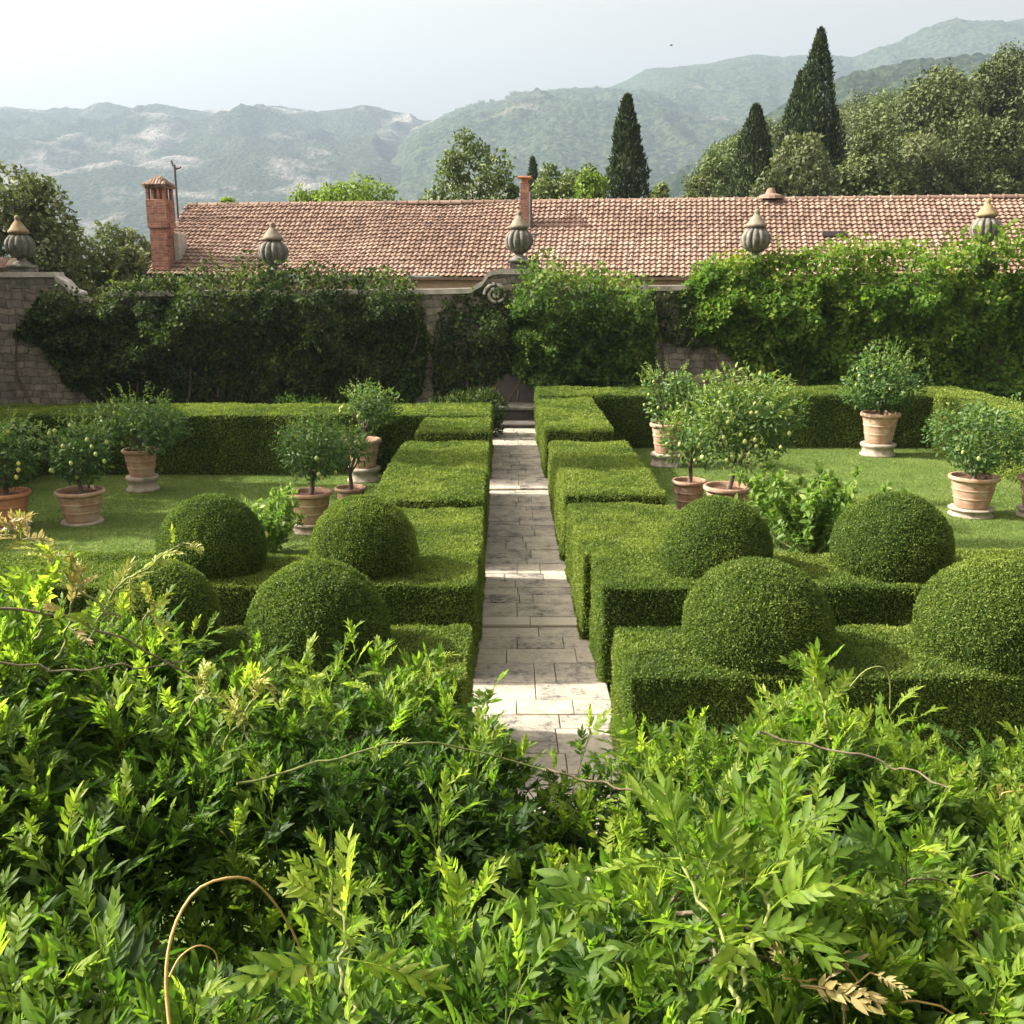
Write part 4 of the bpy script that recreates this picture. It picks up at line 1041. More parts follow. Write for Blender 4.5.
ptree(1012, 48, 94, 90, 'oak', 'large oak at the right edge above the roof', 'evergreen_oak', nl=32, per=480, lo=.08, lob=.44)
ptree(925, 130, 78, 70, 'olive', 'mid-height grey-green oak low in front of the large right oaks', 'evergreen_oak', nl=26, per=480, lo=.05, lob=.44)
ptree(990, 110, 80, 90, 'oak', 'broad dark oak low at the right edge just over the ridge', 'evergreen_oak', nl=28, per=480, lo=.05, lob=.44)
ptree(700, 172, 84, 44, 'olive', 'pale rounded bush left of the dark pointed cypress', 'evergreen_oak', nl=26, per=260, lo=.05)
ptree(722, 150, 95, 50, 'oak_mid', 'green tree rising behind the pale bush left of the cypresses', nl=30, per=260, lo=.1)

# off-frame neighbours whose shade falls on the left lawn
shade_kind = tree_kind(10.2, 3.0, 'oak', 46, 300, .36, .38, .03, .3)
for (x, y, s) in ((-20.6, 24.0, 1.0), (-21.0, 26.6, 1.02), (-21.5, 29.4, 1.08), (-20.8, 32.6, .95), (-22.5, 36.5, 1.0), (-18.7, 20.9, .80), (-20.0, 22.2, .9)):
    plant('evergreen_oak', shade_kind, x, y, LAWN, 'evergreen oak beyond the left edge of the garden shading its lawn', 'tree', 'oaks left of the garden', sc=s)

plant('cypress', cypress_kind(28.0, 1.1, 7000), -25.5, 25.7, LAWN, 'second tall cypress beyond the left edge of the garden, further back', 'cypress', rz=0)
plant('cypress', cypress_kind(30.0, 1.25, 7000), -26, 22.2, LAWN, 'tall cypress beyond the left edge of the garden, its shadow crossing the square hedges', 'cypress', rz=0)
# ------------------------------------------------------------------ wooded hillside on the right
U_ = np.array([-.2, .17, .20, .235, .29, .345, .40, .44, .5, .6, .8, 1.2]); Hc = np.array([0, 3, 14, 20, 22, 23.5, 27, 29, 32, 36, 41, 45])
def hill_z(X, Y):
    u = X/np.maximum(Y, 1); c = np.interp(u, U_, Hc)
    return LAWN-.1+c*sstep(72, 185, Y)*np.where(Y > 185, np.clip(1-(Y-185)/300, .2, 1), 1)
gx, gy = np.meshgrid(np.linspace(8, 260, 110), np.linspace(72, 330, 90))
P = np.stack([gx, gy, hill_z(gx, gy)], -1).reshape(-1, 3); P[:, 2] += .5*fbm(P*.05, 3, 33)*sstep(80, 100, P[:, 1])
i = np.arange(89)[:, None]; j = np.arange(109)[None]
q = np.stack(np.broadcast_arrays(i*110+j, i*110+j+1, (i+1)*110+j+1, (i+1)*110+j), -1).reshape(-1, 4)
mb = MB(); mb.add(P, [q]); tag(mb.build('hillside', M['forest_floor'], smooth=True), kind='structure')
kinds = [tree_kind(9.5, 4.3, 'oak_mid', 24, 300, .42, .44, .12, .25), tree_kind(8.8, 4.6, 'oak', 22, 310, .42, .46, .1, .25),
         tree_kind(10.5, 4.2, 'oak', 26, 290, .42, .42, .12, .25), tree_kind(8.2, 4.0, 'olive', 22, 300, .40, .44, .08, .25)]
placed = []
tries = 0
while len(placed) < 255 and tries < 16000:
    tries += 1
    Yq = 92+112*rng.random() if tries > 900 else 172+24*rng.random(); u = .175+.445*rng.random()
    Xq = u*Yq
    if u > .62: continue
    if Yq < 98 and u < .22: continue
    if all((Xq-a)**2+(Yq-b)**2 > (4.3 if Yq < 150 else 4.8)**2 for a, b in placed): placed.append((Xq, Yq))
for (Xq, Yq) in placed:
    k = rng.choice(4, p=[.24, .36, .32, .08])
    plant('oak_tree', kinds[k], Xq, Yq, float(hill_z(np.array(Xq), np.array(Yq)))-.2, 'round-crowned oak among the closed wood on the right hillside', 'tree', 'oaks of the hillside wood', sc=.72+.4*rng.random())

# ------------------------------------------------------------------ far hills
def range_(name, prof, Yr, depth, mat, nu, nt_, rough, seed, low=.0, gul=1.0, tree=0.0, clayfn=None, back=500, drop=7):
    """a ridge at distance Yr whose skyline follows measured bearings; slope runs down toward the garden"""
    pxs = np.array([q[0] for q in prof], float); el = np.array([math.tan(-(PITCH+math.atan((q[1]+drop-512)/F))) for q in prof])
    px = np.linspace(pxs[0], pxs[-1], nu); e = np.interp(px, pxs, el)
    t = np.concatenate([np.linspace(0, 1, nt_), 1+np.linspace(.03, 1, 14)])
    T, E = np.meshgrid(t, e, indexing='ij'); _, PX = np.meshgrid(t, px, indexing='ij')
    Y = np.where(T <= 1, Yr-depth*(1-T), Yr+(T-1)*back)
    X = (PX-503.5)/F*Y*.985
    crest = EYE+E*Yr
    sh = np.where(T <= 1, low+(1-low)*(1-(1-np.clip(T, 0, 1))**1.35), np.clip(1-(T-1)*.75, 0, 1))
    Q = np.stack([X, Y, np.zeros_like(X)], -1)
    g = fbm(Q/rough, 5, seed)
    # gullies: ridged noise fading at the skyline
    rd = 1-np.abs(fbm(Q*np.array([1, .45, 1])/(rough*.55), 4, seed+7))
    Z = crest*sh + gul*rough*.16*(g*.8+(rd-.6)*.9)*np.clip(T, 0, 1)*(1-.97*sstep(.6, 1.0, T)*(T <= 1))*np.where(T > 1, .03, 1)
    Z += .0016*Yr*fbm(Q/(Yr*.03), 3, seed+3)*np.clip(T*2, 0, 1)
    if tree: Z += tree*np.abs(vnoise(Q/(tree*1.7), seed+9))*np.clip(T*4, 0, 1)+tree*.5*np.abs(vnoise(Q/(tree*.8), seed+10))
    Z = np.maximum(Z, -3)
    V = np.stack([X, Y, Z], -1).reshape(-1, 3)
    m, n = X.shape; i = np.arange(m-1)[:, None]; j = np.arange(n-1)[None]
    q = np.stack(np.broadcast_arrays(i*n+j, i*n+j+1, (i+1)*n+j+1, (i+1)*n+j), -1).reshape(-1, 4)
    var = (clayfn(PX, T, Q, rd) if clayfn else np.zeros_like(X)).reshape(-1)
    mb = MB(); mb.add(V, [q], var); o = mb.build(name, mat, smooth=True); tag(o, kind='structure'); return o
mm_clay = mountain_mat('clay_mountain', (0.016, 0.026, 0.016), (0.060, 0.070, 0.042), (0.33, 0.29, 0.27), .56, .72, .0040)
mm_wood = mountain_mat('wooded_mountain', (0.014, 0.026, 0.014), (0.060, 0.078, 0.040), (0.30, 0.26, 0.21), .64, .74, .0026)
mm_spur = mountain_mat('green_spur', (0.012, 0.022, 0.012), (0.040, 0.056, 0.028), (0.30, 0.27, 0.18), .80, .95, .0026)
S_ = 1.6   # overall distance scale of the far country
range_('mountain', [(-420, 112), (-200, 110), (-60, 116), (0, 113), (40, 112), (75, 109), (100, 111), (128, 106), (150, 110), (182, 106), (205, 109), (228, 107), (262, 101), (285, 101), (300, 104), (330, 108), (352, 107), (380, 107), (400, 112), (420, 117), (445, 120), (520, 130), (700, 150)],
       2300*S_, 1300*S_, mm_clay, 520, 150, 230*S_, 100, .0, 1.5, 2.2*S_, lambda PX, T, Q, rd: np.clip(.02+.10*(rd-.55)+.05*sstep(.55, .95, T)-.16*sstep(430, 520, PX), -.3, .3), 700*S_)
range_('mountain_ridge', [(330, 190), (420, 150), (560, 96), (600, 84), (622, 76), (640, 66), (655, 62), (680, 61), (698, 60), (720, 54), (740, 50), (765, 52), (800, 53), (835, 56), (855, 50), (880, 40), (905, 30), (925, 22), (950, 21), (985, 19), (1010, 20), (1040, 24), (1200, 10), (1450, 20)],
       2500*S_, 1300*S_, mm_wood, 460, 130, 240*S_, 200, .0, 1.2, 3*S_, lambda PX, T, Q, rd: np.clip(-.04+.06*(rd-.6), -.3, .2), 600*S_)
range_('plateau_hill', [(250, 260), (340, 205), (390, 150), (415, 126), (440, 114), (462, 105), (486, 100), (517, 91), (530, 90), (556, 87), (587, 86), (619, 86), (650, 88), (700, 96), (780, 112), (900, 150), (1050, 200)],
       2050*S_, 1100*S_, mm_wood, 400, 130, 170*S_, 300, .0, 1.3, 3*S_, lambda PX, T, Q, rd: np.clip(-.01+.12*(rd-.6)+.16*np.exp(-((PX-455)/45)**2)*sstep(.4, .9, T), -.3, .3), 350*S_)
range_('green_spur', [(560, 250), (610, 215), (640, 192), (665, 178), (700, 158), (740, 130), (780, 100), (830, 78), (900, 62), (1000, 60), (1200, 60), (1400, 70)],
       1000*S_, 560*S_, mm_spur, 320, 110, 120*S_, 400, .0, .8, 6*S_, None, 260*S_)

# farm buildings and trees on the plateau skyline
def farm(px, py, Y, w, d, h, label, wallm):
    P = at(px, py, Y)
    root = empty('farm_building', (P.x, Y, P.z-h), label, 'farm building', 'buildings on the far plateau')
    mb = MB(); mb.box(-w/2, w/2, 0, d, -8, h*.7); mb.build('wall', M['farm_wall'], root)
    mb = MB(); ov = .6
    V = [(-w/2-ov, -ov, h*.7), (w/2+ov, -ov, h*.7), (w/2+ov, d/2, h*1.15), (-w/2-ov, d/2, h*1.15), (w/2+ov, d+ov, h*.7), (-w/2-ov, d+ov, h*.7)]
    mb.add(V, [np.array([(0, 1, 2, 3), (3, 2, 4, 5)]), np.array([(0, 3, 5), (1, 4, 2)])]); mb.build('roof', M['tile'], root)
SKY_PX = [415, 440, 462, 486, 517, 530, 556, 587, 619, 650, 700]; SKY_PY = [126, 114, 105, 100, 91, 90, 87, 86, 86, 88, 96]
def crest(px): return float(np.interp(px, SKY_PX, SKY_PY))+7
farm(620, crest(620)-3, 2040*S_, 62*S_, 14, 9, 'long pale farm building on the far plateau skyline', None)
farm(650, crest(650)-2, 2040*S_, 20*S_, 12, 9, 'small square pale building right of the long one on the far plateau', None)
pk = tree_kind(11, 5.5, 'oak_mid', 24, 60, 1.1, .4, .05, .4)
for k, px in enumerate((446, 458, 470, 482, 492, 508, 514, 521, 527, 533, 545, 551, 561, 567, 574, 580, 586, 591, 598, 606)):
    P = at(px, crest(px)-.5, 2044*S_)
    plant('plateau_tree', pk, P.x, 2044*S_, P.z-3, 'hazy round tree in the row along the far plateau skyline', 'tree', 'trees on the far plateau skyline', sc=1.25+1.1*random.random())

# bird
bp = at(672, 45, 480)
bd = MB()
bd.lathe([(.02, -.9), (.16, -.6), (.24, -.1), (.20, .35), (.10, .6), (.02, .75)], 10)
V = np.concatenate(bd.v); Vb = np.c_[V[:, 2], V[:, 0], V[:, 1]]
bird = MB(); bird.add(Vb, [np.concatenate(bd.f[4]), np.concatenate(bd.f[3])])
for s in (-1, 1):
    bird.add([(.3, .12*s, .1), (-.25, .12*s, .1), (.28, .8*s, .32), (-.2, .8*s, .3), (-.05, 1.5*s, .15), (.3, .12*s, .04), (-.25, .12*s, .04), (.28, .8*s, .27), (-.2, .8*s, .26)],
             [np.array([(0, 1, 3, 2), (5, 7, 8, 6), (0, 2, 7, 5), (1, 6, 8, 3)]), np.array([(2, 3, 4), (7, 4, 8), (2, 4, 7), (3, 8, 4)])])
tag(bird.build('bird', M['bird'], None, False, bp), 'small dark bird flying in the pale sky above the hills', 'bird')

# ------------------------------------------------------------------ foreground wisteria
LFTS = [T_leaflet(.34, .34, .12), T_leaflet(.30, .5, .02), T_leaflet(.38, .18, .30)]
LFTS = [(a_, b_, np.r_[np.full(5, .07), np.full(6, -.05)]) for a_, b_ in LFTS]
for k_, b_ in ((0, .05), (1, -.07), (2, .09)):
    LFTS[k_][0][:, 1] += b_*LFTS[k_][0][:, 0]**2
EX = np.array([-3.2, -2.0, -1.75, -1.5, -1.2, -.95, -.7, -.45, -.2, 0.0, .2, .5, .75, .95, 1.2, 1.4, 1.7, 2.0, 3.2])
EZs = np.array([3.20, 3.15, 3.10, 3.07, 2.99, 2.86, 2.92, 2.84, 2.72, 2.54, 2.42, 2.40, 2.46, 2.60, 2.78, 2.76, 2.62, 2.50, 2.44])
YF = 4.1
def canopy(x, y):
    e = np.interp(x*YF/np.clip(y, 2.6, 9), EX, EZs)
    near = 3.22+.05*np.sin(x*2.3+1)
    s = near+(e-near)*sstep(1.7, 3.6, y)
    s = s-.46*np.exp(-((y-2.6)/.50)**2)*np.exp(-((x+.65)/.62)**2)+.18*np.exp(-((y-2.6)/.7)**2)*np.exp(-((x+2.0)/.42)**2)      # hollow left, plus a rim raised out of view to shade it
    s = s-.26*np.exp(-((y-2.75)/.40)**2)*np.exp(-((x-1.2)/.7)**2)
    s = s+.10*np.exp(-((y-2.2)/.35)**2)*np.exp(-((x-.45)/.4)**2)
    s = s-.28*np.exp(-((y-3.5)/.4)**2)*np.exp(-((x-.22)/.15)**2)         # the gap down to the path
    P = np.stack([x, y, np.zeros_like(x)], -1)
    return s+.12*fbm(P*1.5, 2, 120)+.06*fbm(P*4, 2, 121)
def compound(o, d, n, L, var, size=.26, npair=6):
    """pinnate leaves: origin, direction, upper side, length of the stalk; leaflets in pairs and one at the tip"""
    N_ = len(o); x, y, z = frames(d, n)
    droop = .25+.35*rng.random(N_)
    tl = np.concatenate([np.repeat(np.linspace(.26, .9, npair), 2), [1.0]])
    sd = np.concatenate([np.tile([1, -1], npair), [0]])
    k = len(tl)
    tl_ = np.clip(tl[None]+.02*rng.normal(size=(N_, k)), 0, 1.02)
    def rach(t): return o[:, None]+L[:, None, None]*(x[:, None]*t[..., None]-np.array([0, 0, 1.])*(droop[:, None]*t**2*.55)[..., None])
    pos = rach(tl_)
    tang = unit(x[:, None]-np.array([0, 0, 1.])*(droop[:, None]*tl_*1.1)[..., None])
    yy = np.broadcast_to(y[:, None], tang.shape); zz = np.cross(tang, yy)
    ang = (.88-.42*tl[None])*(1+.15*rng.normal(size=(N_, k)))
    ang = np.where(sd[None] == 0, 0, ang)
    ld = unit(tang*np.cos(ang)[..., None]+yy*(np.sin(ang)*sd[None])[..., None]+zz*(.22+.18*rng.normal(size=(N_, k)))[..., None])
    ln = unit(zz-yy*(sd[None]*.28)[..., None]+.36*rng.normal(size=(N_, k, 3)))
    sz = L[:, None]*size*(1.0-.9*(tl[None]-.6)**2)*np.clip(1+.17*rng.normal(size=(N_, k)), .4, 1.5)*np.where(sd[None] == 0, 1.12, 1)
    vv = np.repeat(var[:, None], k, 1)+.06*rng.normal(size=(N_, k))
    out = []; wh = np.repeat(rng.integers(0, 3, N_), k) if N_ > 3 else np.zeros(N_*k, int)
    for q_ in range(3):
        m_ = wh == q_
        if m_.any(): out.append(scatter(LFTS[q_], pos.reshape(-1, 3)[m_], ld.reshape(-1, 3)[m_], ln.reshape(-1, 3)[m_], sz.reshape(-1)[m_], vv.reshape(-1)[m_]))
    # stalks (three-sided)
    ts = np.linspace(0, 1, 5)[None]*np.ones((N_, 1)); R_ = rach(ts)
    a = np.array([0, 2.1, 4.2]); rad = (.0022*(1.15-.75*np.linspace(0, 1, 5)))[None, :, None, None]
    ring = np.cos(a)[:, None]*y[:, None, None, :]+np.sin(a)[:, None]*z[:, None, None, :]
    V = (R_[:, :, None]+rad*ring).reshape(-1, 3)
    base = (np.arange(N_)*15)[:, None, None]; ii = np.arange(4)[:, None]*3; jj = np.arange(3)[None]; kk = (jj+1) % 3
    t1 = np.stack(np.broadcast_arrays(ii+jj, ii+kk, ii+3+kk), -1).reshape(-1, 3); t2 = np.stack(np.broadcast_arrays(ii+jj, ii+3+kk, ii+3+jj), -1).reshape(-1, 3)
    Ft = (np.concatenate([t1, t2])[None]+base).reshape(-1, 3)
    out.append((V, Ft, np.repeat(np.clip(var+.25, 0, 1), 15)))
    return out
def shoots(P, axis, nleaf, Ls, young, out, stems):
    """leafy shoots: leaves spiral up the axis, the upper ones younger, smaller and more upright"""
    N_ = len(P)
    for j in range(nleaf):
        f = (j+.5)/nleaf
        ang = j*2.4+rng.random(N_)*1.2+np.arange(N_)*1.3
        ax = unit(axis)
        u = unit(np.cross(ax, np.array([.3, .9, .2])+.0*ax)); w = np.cross(ax, u)
        out_ = u*np.cos(ang)[:, None]+w*np.sin(ang)[:, None]
        el = (1.0-.62*f)+.18*rng.normal(size=N_)
        d = unit(ax*np.cos(el)[:, None]+out_*np.sin(el)[:, None]+np.array([0, 0, .12]))
        o = P+axis*(f*1.0)
        n = unit(np.array([0, 0, 1.])+ax*.5-out_*.2+.22*rng.normal(size=(N_, 3)))
        L = Ls*(1.08-.45*f)*(.85+.3*rng.random(N_))
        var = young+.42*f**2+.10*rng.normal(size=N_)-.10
        out += compound(o, d, n, L, var)
def wisteria(label, xa, xb, seed, extra=None):
    global rng
    rng = np.random.default_rng(seed)
    x_mid = (xa+xb)/2
    root = empty('wisteria', (x_mid, 2.6, LAWN), label, 'wisteria')
    loc = np.array(root.location)
    parts = []
    def domain(n, y0, y1):
        n = int(n*1.42); y = y0+(y1-y0)*rng.random(n)**.85; x = (rng.random(n)*2-1)*(.62*y+.95)
        k = (x > xa) & (x < xb); x, y = x[k], y[k]
        hole = np.exp(-((y-3.55)/.42)**2)*np.exp(-((x-.20)/.15)**2)
        k = rng.random(len(x)) > .8*hole
        return x[k], y[k]
    # body shoots
    x, y = domain(1500, .75, 4.35)
    z = canopy(x, y)
    N_ = len(x)
    ax = np.c_[.26*rng.normal(size=N_)+.03, .26*rng.normal(size=N_)-.05, .9+.2*rng.random(N_)]
    ln = (.16+.16*rng.random(N_))
    ax = unit(ax)*ln[:, None]
    P = np.c_[x, y, z]-ax*1.25
    yv = np.clip(.25+.42*fbm(np.c_[x, y, z]*1.5, 2, 130)+.14*rng.normal(size=N_), 0, .85)
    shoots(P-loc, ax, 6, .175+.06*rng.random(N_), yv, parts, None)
    twigs = MB()
    for q_ in range(N_):
        twigs.tube([P[q_]-loc-ax[q_]*.7, P[q_]-loc, P[q_]-loc+ax[q_]], [.0034, .0028, .0015], 5)
    # tall bright leaders
    x, y = domain(520, .8, 4.4); k = rng.random(len(x)) < .35+.65*sstep(2.9, 3.7, y); x, y = x[k], y[k]; z = canopy(x, y); N_ = len(x)
    ax = np.c_[.34*rng.normal(size=N_), .30*rng.normal(size=N_), np.ones(N_)]; ax = unit(ax)*(.24+.18*rng.random(N_))[:, None]
    P = np.c_[x, y, z]-ax*.55
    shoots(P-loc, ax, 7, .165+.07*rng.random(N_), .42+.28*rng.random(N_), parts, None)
    for q_ in range(0, N_, 1):
        twigs.tube([P[q_]-loc-ax[q_]*.7, P[q_]-loc, P[q_]-loc+ax[q_]], [.0032, .0026, .0014], 5)
    # old leaves below
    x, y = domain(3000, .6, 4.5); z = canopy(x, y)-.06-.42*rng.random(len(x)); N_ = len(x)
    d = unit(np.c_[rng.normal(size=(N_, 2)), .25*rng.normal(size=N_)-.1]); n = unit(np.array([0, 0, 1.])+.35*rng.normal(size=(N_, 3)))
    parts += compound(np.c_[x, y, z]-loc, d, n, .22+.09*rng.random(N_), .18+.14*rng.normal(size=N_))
    # curtain hanging down the far side
    yy = 4.25+.3*rng.random(1200); xx = (rng.random(1200)*2-1)*3.4; k = (xx > xa) & (xx < xb) & ((xx < .02) | (xx > .42)); xx, yy = xx[k], yy[k]
    zz = canopy(xx, yy)-.1-1.5*rng.random(len(xx))**1.2; N_ = len(xx)
    d = unit(np.c_[.5*rng.normal(size=N_), .8+.3*rng.normal(size=N_), -.3+.4*rng.normal(size=N_)]); n = unit(np.c_[.3*rng.normal(size=N_), .5+.3*rng.normal(size=N_), np.ones(N_)])
    parts += compound(np.c_[xx, yy, zz]-loc, d, n, .22+.08*rng.random(N_), .28+.15*rng.normal(size=N_))
    # woody framework
    st = MB()
    for k in range(5):
        bx = xa+.4+(xb-xa-.8)*(k+.5)/5; bx = np.clip(bx, -2.1, 2.1)
        t = np.linspace(0, 1, 9); top = canopy(np.array([bx]), np.array([3.0]))[0]-.35
        st.tube(np.c_[bx+.10*np.sin(t*7+k), 4.0-.9*t+.08*np.cos(t*6+k), LAWN+(top-LAWN)*t]-loc, np.linspace(.06, .03, 9), 8)
    for k in range(80):
        x0 = xa+(xb-xa)*rng.random(); y0 = 1.2+2.9*rng.random(); x0 = np.clip(x0, -.6*y0-.5, .6*y0+.5); m = 12
        dirx = rng.normal(size=2); dirx /= np.linalg.norm(dirx); t = np.linspace(0, 1, m); L_ = .8+.9*rng.random()
        X = x0+dirx[0]*L_*(t-.5)+.05*np.sin(t*9+k); Y = y0+dirx[1]*L_*(t-.5)*.8+.05*np.cos(t*8+k)
        Z = canopy(X, Y)-.10-.22*rng.random()+.03*np.sin(t*11+k)
        keep = (X > xa) & (X < xb) & (np.abs(X) < .62*Y+.8)
        if keep.sum() > 3: st.tube((np.c_[X, Y, Z]-loc)[keep], (np.linspace(.009, .004, m))[keep], 6)
    st.build('woody_stems', M['vine_bark'], root, True)
    twigs.build('green_twigs', M['green_stem'], root, True)
    link('foliage', fol_mesh('foliage', parts, M['wisteria']), root)
    return root, loc
def curve_px(pts, n=26):
    P = np.array([list(at(a, b, c)) for a, b, c in pts]); s = np.linspace(0, len(P)-1, n); k = np.arange(len(P))
    # smooth interpolation (catmull-rom)
    out = []
    for v in s:
        i = min(int(v), len(P)-2); f = v-i
        p0, p1, p2, p3 = P[max(i-1, 0)], P[i], P[i+1], P[min(i+2, len(P)-1)]
        out.append(.5*((2*p1)+(-p0+p2)*f+(2*p0-5*p1+4*p2-p3)*f*f+(-p0+3*p1-3*p2+p3)*f**3))
    return np.array(out)
def vine(root, loc, pts, r0, r1, mat, name='stem', n=28):
    c = curve_px(pts, n)-loc
    if name == 'stem': c = c+.014*np.stack([vnoise(np.c_[np.arange(n)*.45+c[0, 0]*7, np.zeros(n), np.zeros(n)+k_], 5) for k_ in (0, 3, 6)], -1)
    mb = MB(); mb.tube(c, np.linspace(r0, r1, n), 8); mb.build(name, M[mat], root, True); return c
def spray(root, loc, c, mat, k, L, var, name='young_leaves', seed=5, f0=.3):
    """leaves along a stem"""
    g = np.random.default_rng(seed); t = f0+(1-f0)*np.linspace(0, 1, k); i = (t*(len(c)-1)).astype(int)
    o = c[i]; tg = unit(np.gradient(c, axis=0))[i]
    d = unit(tg*.6+g.normal(size=(k, 3))*.65+np.array([0, 0, .4])); n = unit(np.array([0, -.2, 1.])+.4*g.normal(size=(k, 3)))
    link(name, fol_mesh(name, compound(o, d, n, L*(1.1-.5*t)*(.8+.4*g.random(k)), np.full(k, var)+.15*g.normal(size=k)), M[mat]), root)

wl_, ll = wisteria('leafy wisteria sprawling below the left hedges, with an arching tan tendril', -4.0, .22, 501)
c = vine(wl_, ll, [(176, 1075, 1.56), (168, 1015, 1.62), (166, 965, 1.66), (176, 920, 1.70), (200, 886, 1.74), (238, 876, 1.78), (262, 888, 1.84), (286, 920, 1.92), (302, 955, 1.98), (312, 1000, 2.0)], .0036, .0018, 'tan_stem', 'tendril')
vine(wl_, ll, [(169, 975, 1.66), (180, 955, 1.68), (198, 944, 1.70), (214, 950, 1.72), (218, 966, 1.74)], .0021, .0011, 'tan_stem', 'tendril', 16)
vine(wl_, ll, [(-20, 606, 3.2), (40, 612, 3.25), (100, 628, 3.3), (160, 655, 3.35), (215, 695, 3.4), (250, 740, 3.4)], .0052, .003, 'vine_bark')
vine(wl_, ll, [(0, 662, 3.0), (60, 668, 3.05), (130, 664, 3.1), (190, 660, 3.2)], .004, .002, 'vine_bark')
c = vine(wl_, ll, [(235, 782, 3.1), (300, 768, 3.2), (360, 748, 3.3), (420, 742, 3.4), (480, 752, 3.5), (540, 768, 3.55)], .005, .003, 'green_stem')
c = vine(wl_, ll, [(120, 620, 3.2), (80, 585, 3.2), (40, 548, 3.2), (10, 524, 3.15)], .005, .0025, 'green_stem'); spray(wl_, ll, c, 'wisteria_bronze', 16, .115, .15, seed=11); spray(wl_, ll, c[14:], 'wisteria_pale', 14, .12, .7, seed=12, f0=.5)
c = vine(wl_, ll, [(90, 640, 3.2), (110, 600, 3.25), (145, 565, 3.25), (190, 543, 3.25)], .0045, .0022, 'green_stem'); spray(wl_, ll, c, 'wisteria_bronze', 14, .115, .05, seed=13)
c = vine(wl_, ll, [(60, 660, 3.2), (70, 620, 3.2), (80, 585, 3.2), (76, 562, 3.2)], .0045, .0022, 'green_stem'); spray(wl_, ll, c, 'wisteria_pale', 10, .13, .2, seed=14)
c = vine(wl_, ll, [(40, 640, 3.1), (45, 600, 3.1), (60, 560, 3.1)], .0045, .0022, 'green_stem'); spray(wl_, ll, c, 'wisteria', 12, .17, .9, seed=24)
for k, (a, b, y) in enumerate(((200, 690, 3.3), (235, 720, 3.3), (150, 610, 3.25), (255, 690, 3.4))):
    c = vine(wl_, ll, [(a-12, b+34, y), (a, b, y), (a+6, b-12, y)], .004, .002, 'green_stem'); spray(wl_, ll, c, 'wisteria_bronze', 9, .115, .05+.1*k, seed=30+k, f0=.4)
c = vine(wl_, ll, [(350, 1010, 1.75), (345, 975, 1.8), (338, 930, 1.85), (330, 880, 1.9)], .005, .003, 'green_stem'); spray(wl_, ll, c, 'wisteria', 13, .21, .93, seed=40, f0=.45)
wr_, lr_ = wisteria('leafy wisteria sprawling below the right hedges, with a withered cream leaf', .20, 4.0, 777)
vine(wr_, lr_, [(545, 770, 3.5), (610, 786, 3.45), (680, 800, 3.3)], .0045, .003, 'vine_bark')
vine(wr_, lr_, [(760, 735, 3.3), (840, 752, 3.25), (900, 770, 3.2), (950, 790, 3.1)], .0045, .003, 'vine_bark')
vine(wr_, lr_, [(780, 880, 2.1), (860, 888, 2.1), (930, 884, 2.15), (1000, 880, 2.2)], .0035, .002, 'vine_bark')
vine(wr_, lr_, [(780, 975, 1.75), (840, 992, 1.75), (920, 1008, 1.75), (1000, 1024, 1.75)], .003, .002, 'tan_stem')
vine(wr_, lr_, [(850, 688, 3.6), (865, 672, 3.6), (882, 668, 3.6), (890, 682, 3.6), (890, 710, 3.6)], .0028, .002, 'green_stem', 'tendril', 16)
c = vine(wr_, lr_, [(800, 985, 1.72), (830, 990, 1.72), (868, 975, 1.74)], .002, .0015, 'tan_stem', n=12); spray(wr_, lr_, c, 'wisteria_pale', 7, .13, .15, 'withered_leaf', 50, .1)
c = vine(wr_, lr_, [(1000, 800, 2.9), (1014, 795, 2.9), (1022, 790, 2.9)], .002, .0015, 'tan_stem', n=10); spray(wr_, lr_, c, 'wisteria_pale', 2, .09, .1, 'withered_leaf', 51, .1)
c = vine(wr_, lr_, [(735, 1010, 1.6), (728, 950, 1.75), (690, 880, 1.9), (672, 840, 2.0)], .005, .003, 'green_stem'); spray(wr_, lr_, c, 'wisteria', 14, .26, .72, seed=61, f0=.3)
c = vine(wr_, lr_, [(740, 990, 1.7), (760, 930, 1.8), (775, 880, 1.9), (785, 830, 1.95)], .005, .003, 'green_stem'); spray(wr_, lr_, c, 'wisteria', 13, .22, .62, seed=62, f0=.3)
c = vine(wr_, lr_, [(830, 740, 3.6), (822, 700, 3.65), (812, 672, 3.7)], .005, .003, 'green_stem'); spray(wr_, lr_, c, 'wisteria', 13, .24, .75, seed=63, f0=.2)

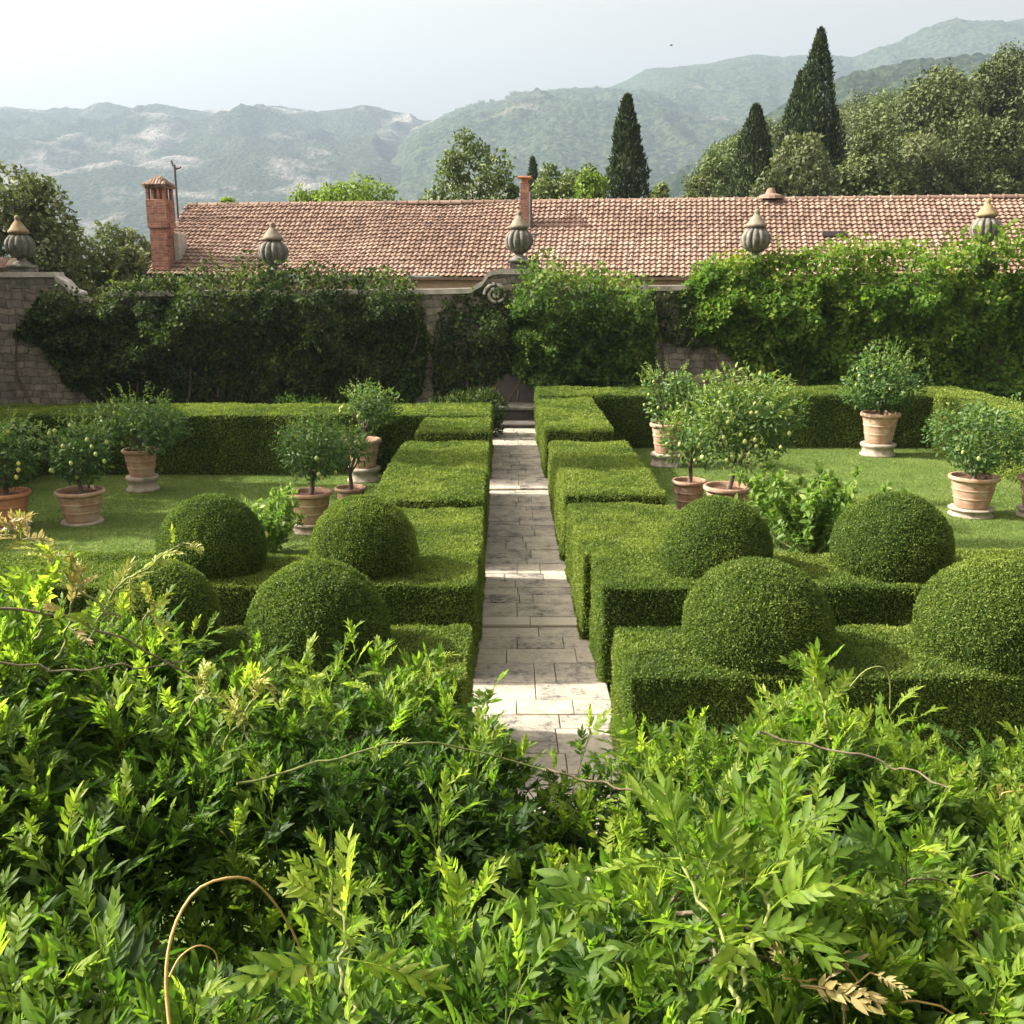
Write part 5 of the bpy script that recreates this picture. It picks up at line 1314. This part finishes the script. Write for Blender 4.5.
# ------------------------------------------------------------------ air, light, sky
SUN_EL, SUN_AZ = 38.0, 6.0     # from the left, slightly behind the far wall
sv = Vector((-math.cos(R(SUN_EL))*math.cos(R(SUN_AZ)), math.cos(R(SUN_EL))*math.sin(R(SUN_AZ)), math.sin(R(SUN_EL))))
ld = bpy.data.lights.new('sun', 'SUN'); ld.energy = 5.0; ld.angle = R(0.5); ld.color = (1.0, 0.93, 0.82)
lo = bpy.data.objects.new('sun', ld); COL.objects.link(lo); lo.location = (-30, 5, 40)
lo.rotation_euler = (-sv).to_track_quat('-Z', 'Y').to_euler()
w = bpy.data.worlds.new('World'); scene.world = w; w.use_nodes = True
N = w.node_tree.nodes; L = w.node_tree.links
bg = N['Background']; sky = N.new('ShaderNodeTexSky'); sky.sky_type = 'NISHITA'; sky.sun_disc = False
sky.sun_elevation = R(SUN_EL); sky.sun_rotation = math.atan2(sv.x, sv.y); sky.air_density = 1.0; sky.dust_density = 10.0; sky.ozone_density = 1.0; sky.altitude = 300
hs = N.new('ShaderNodeHueSaturation'); hs.inputs['Saturation'].default_value = 0.10
wm = N.new('ShaderNodeMix'); wm.data_type = 'RGBA'; wm.blend_type = 'MULTIPLY'; wm.inputs[0].default_value = 1; wm.inputs[7].default_value = (1.0, 0.885, 0.785, 1)
L.new(sky.outputs[0], hs.inputs['Color']); L.new(hs.outputs[0], wm.inputs[6]); L.new(wm.outputs[2], bg.inputs[0]); bg.inputs[1].default_value = 0.128
HZ = 0.00027
hb = MB(); hb.box(-5200, 5200, -40, 5600, -3, 1010)
hm, t, N, L = nt('haze_air'); out = N.new('ShaderNodeOutputMaterial'); pv = N.new('ShaderNodeVolumePrincipled')
pv.inputs['Color'].default_value = (0.36, 0.465, 0.57, 1); pv.inputs['Density'].default_value = HZ; pv.inputs['Anisotropy'].default_value = 0.2
L.new(pv.outputs[0], out.inputs['Volume'])
tag(hb.build('haze', hm), kind='stuff')

vs = scene.view_settings; scene.display_settings.display_device = 'sRGB'
vs.view_transform = 'Standard'; vs.look = 'None'; vs.exposure = 1.75; vs.gamma = 1.0; vs.use_curve_mapping = False
cy = scene.cycles
cy.max_bounces = 7; cy.diffuse_bounces = 3; cy.glossy_bounces = 2; cy.transmission_bounces = 4; cy.transparent_max_bounces = 6; cy.volume_bounces = 0
cy.sample_clamp_indirect = 4.0
cy.use_denoising = True
try: cy.denoiser = 'OPENIMAGEDENOISE'
except Exception: pass
cy.caustics_reflective = False; cy.caustics_refractive = False
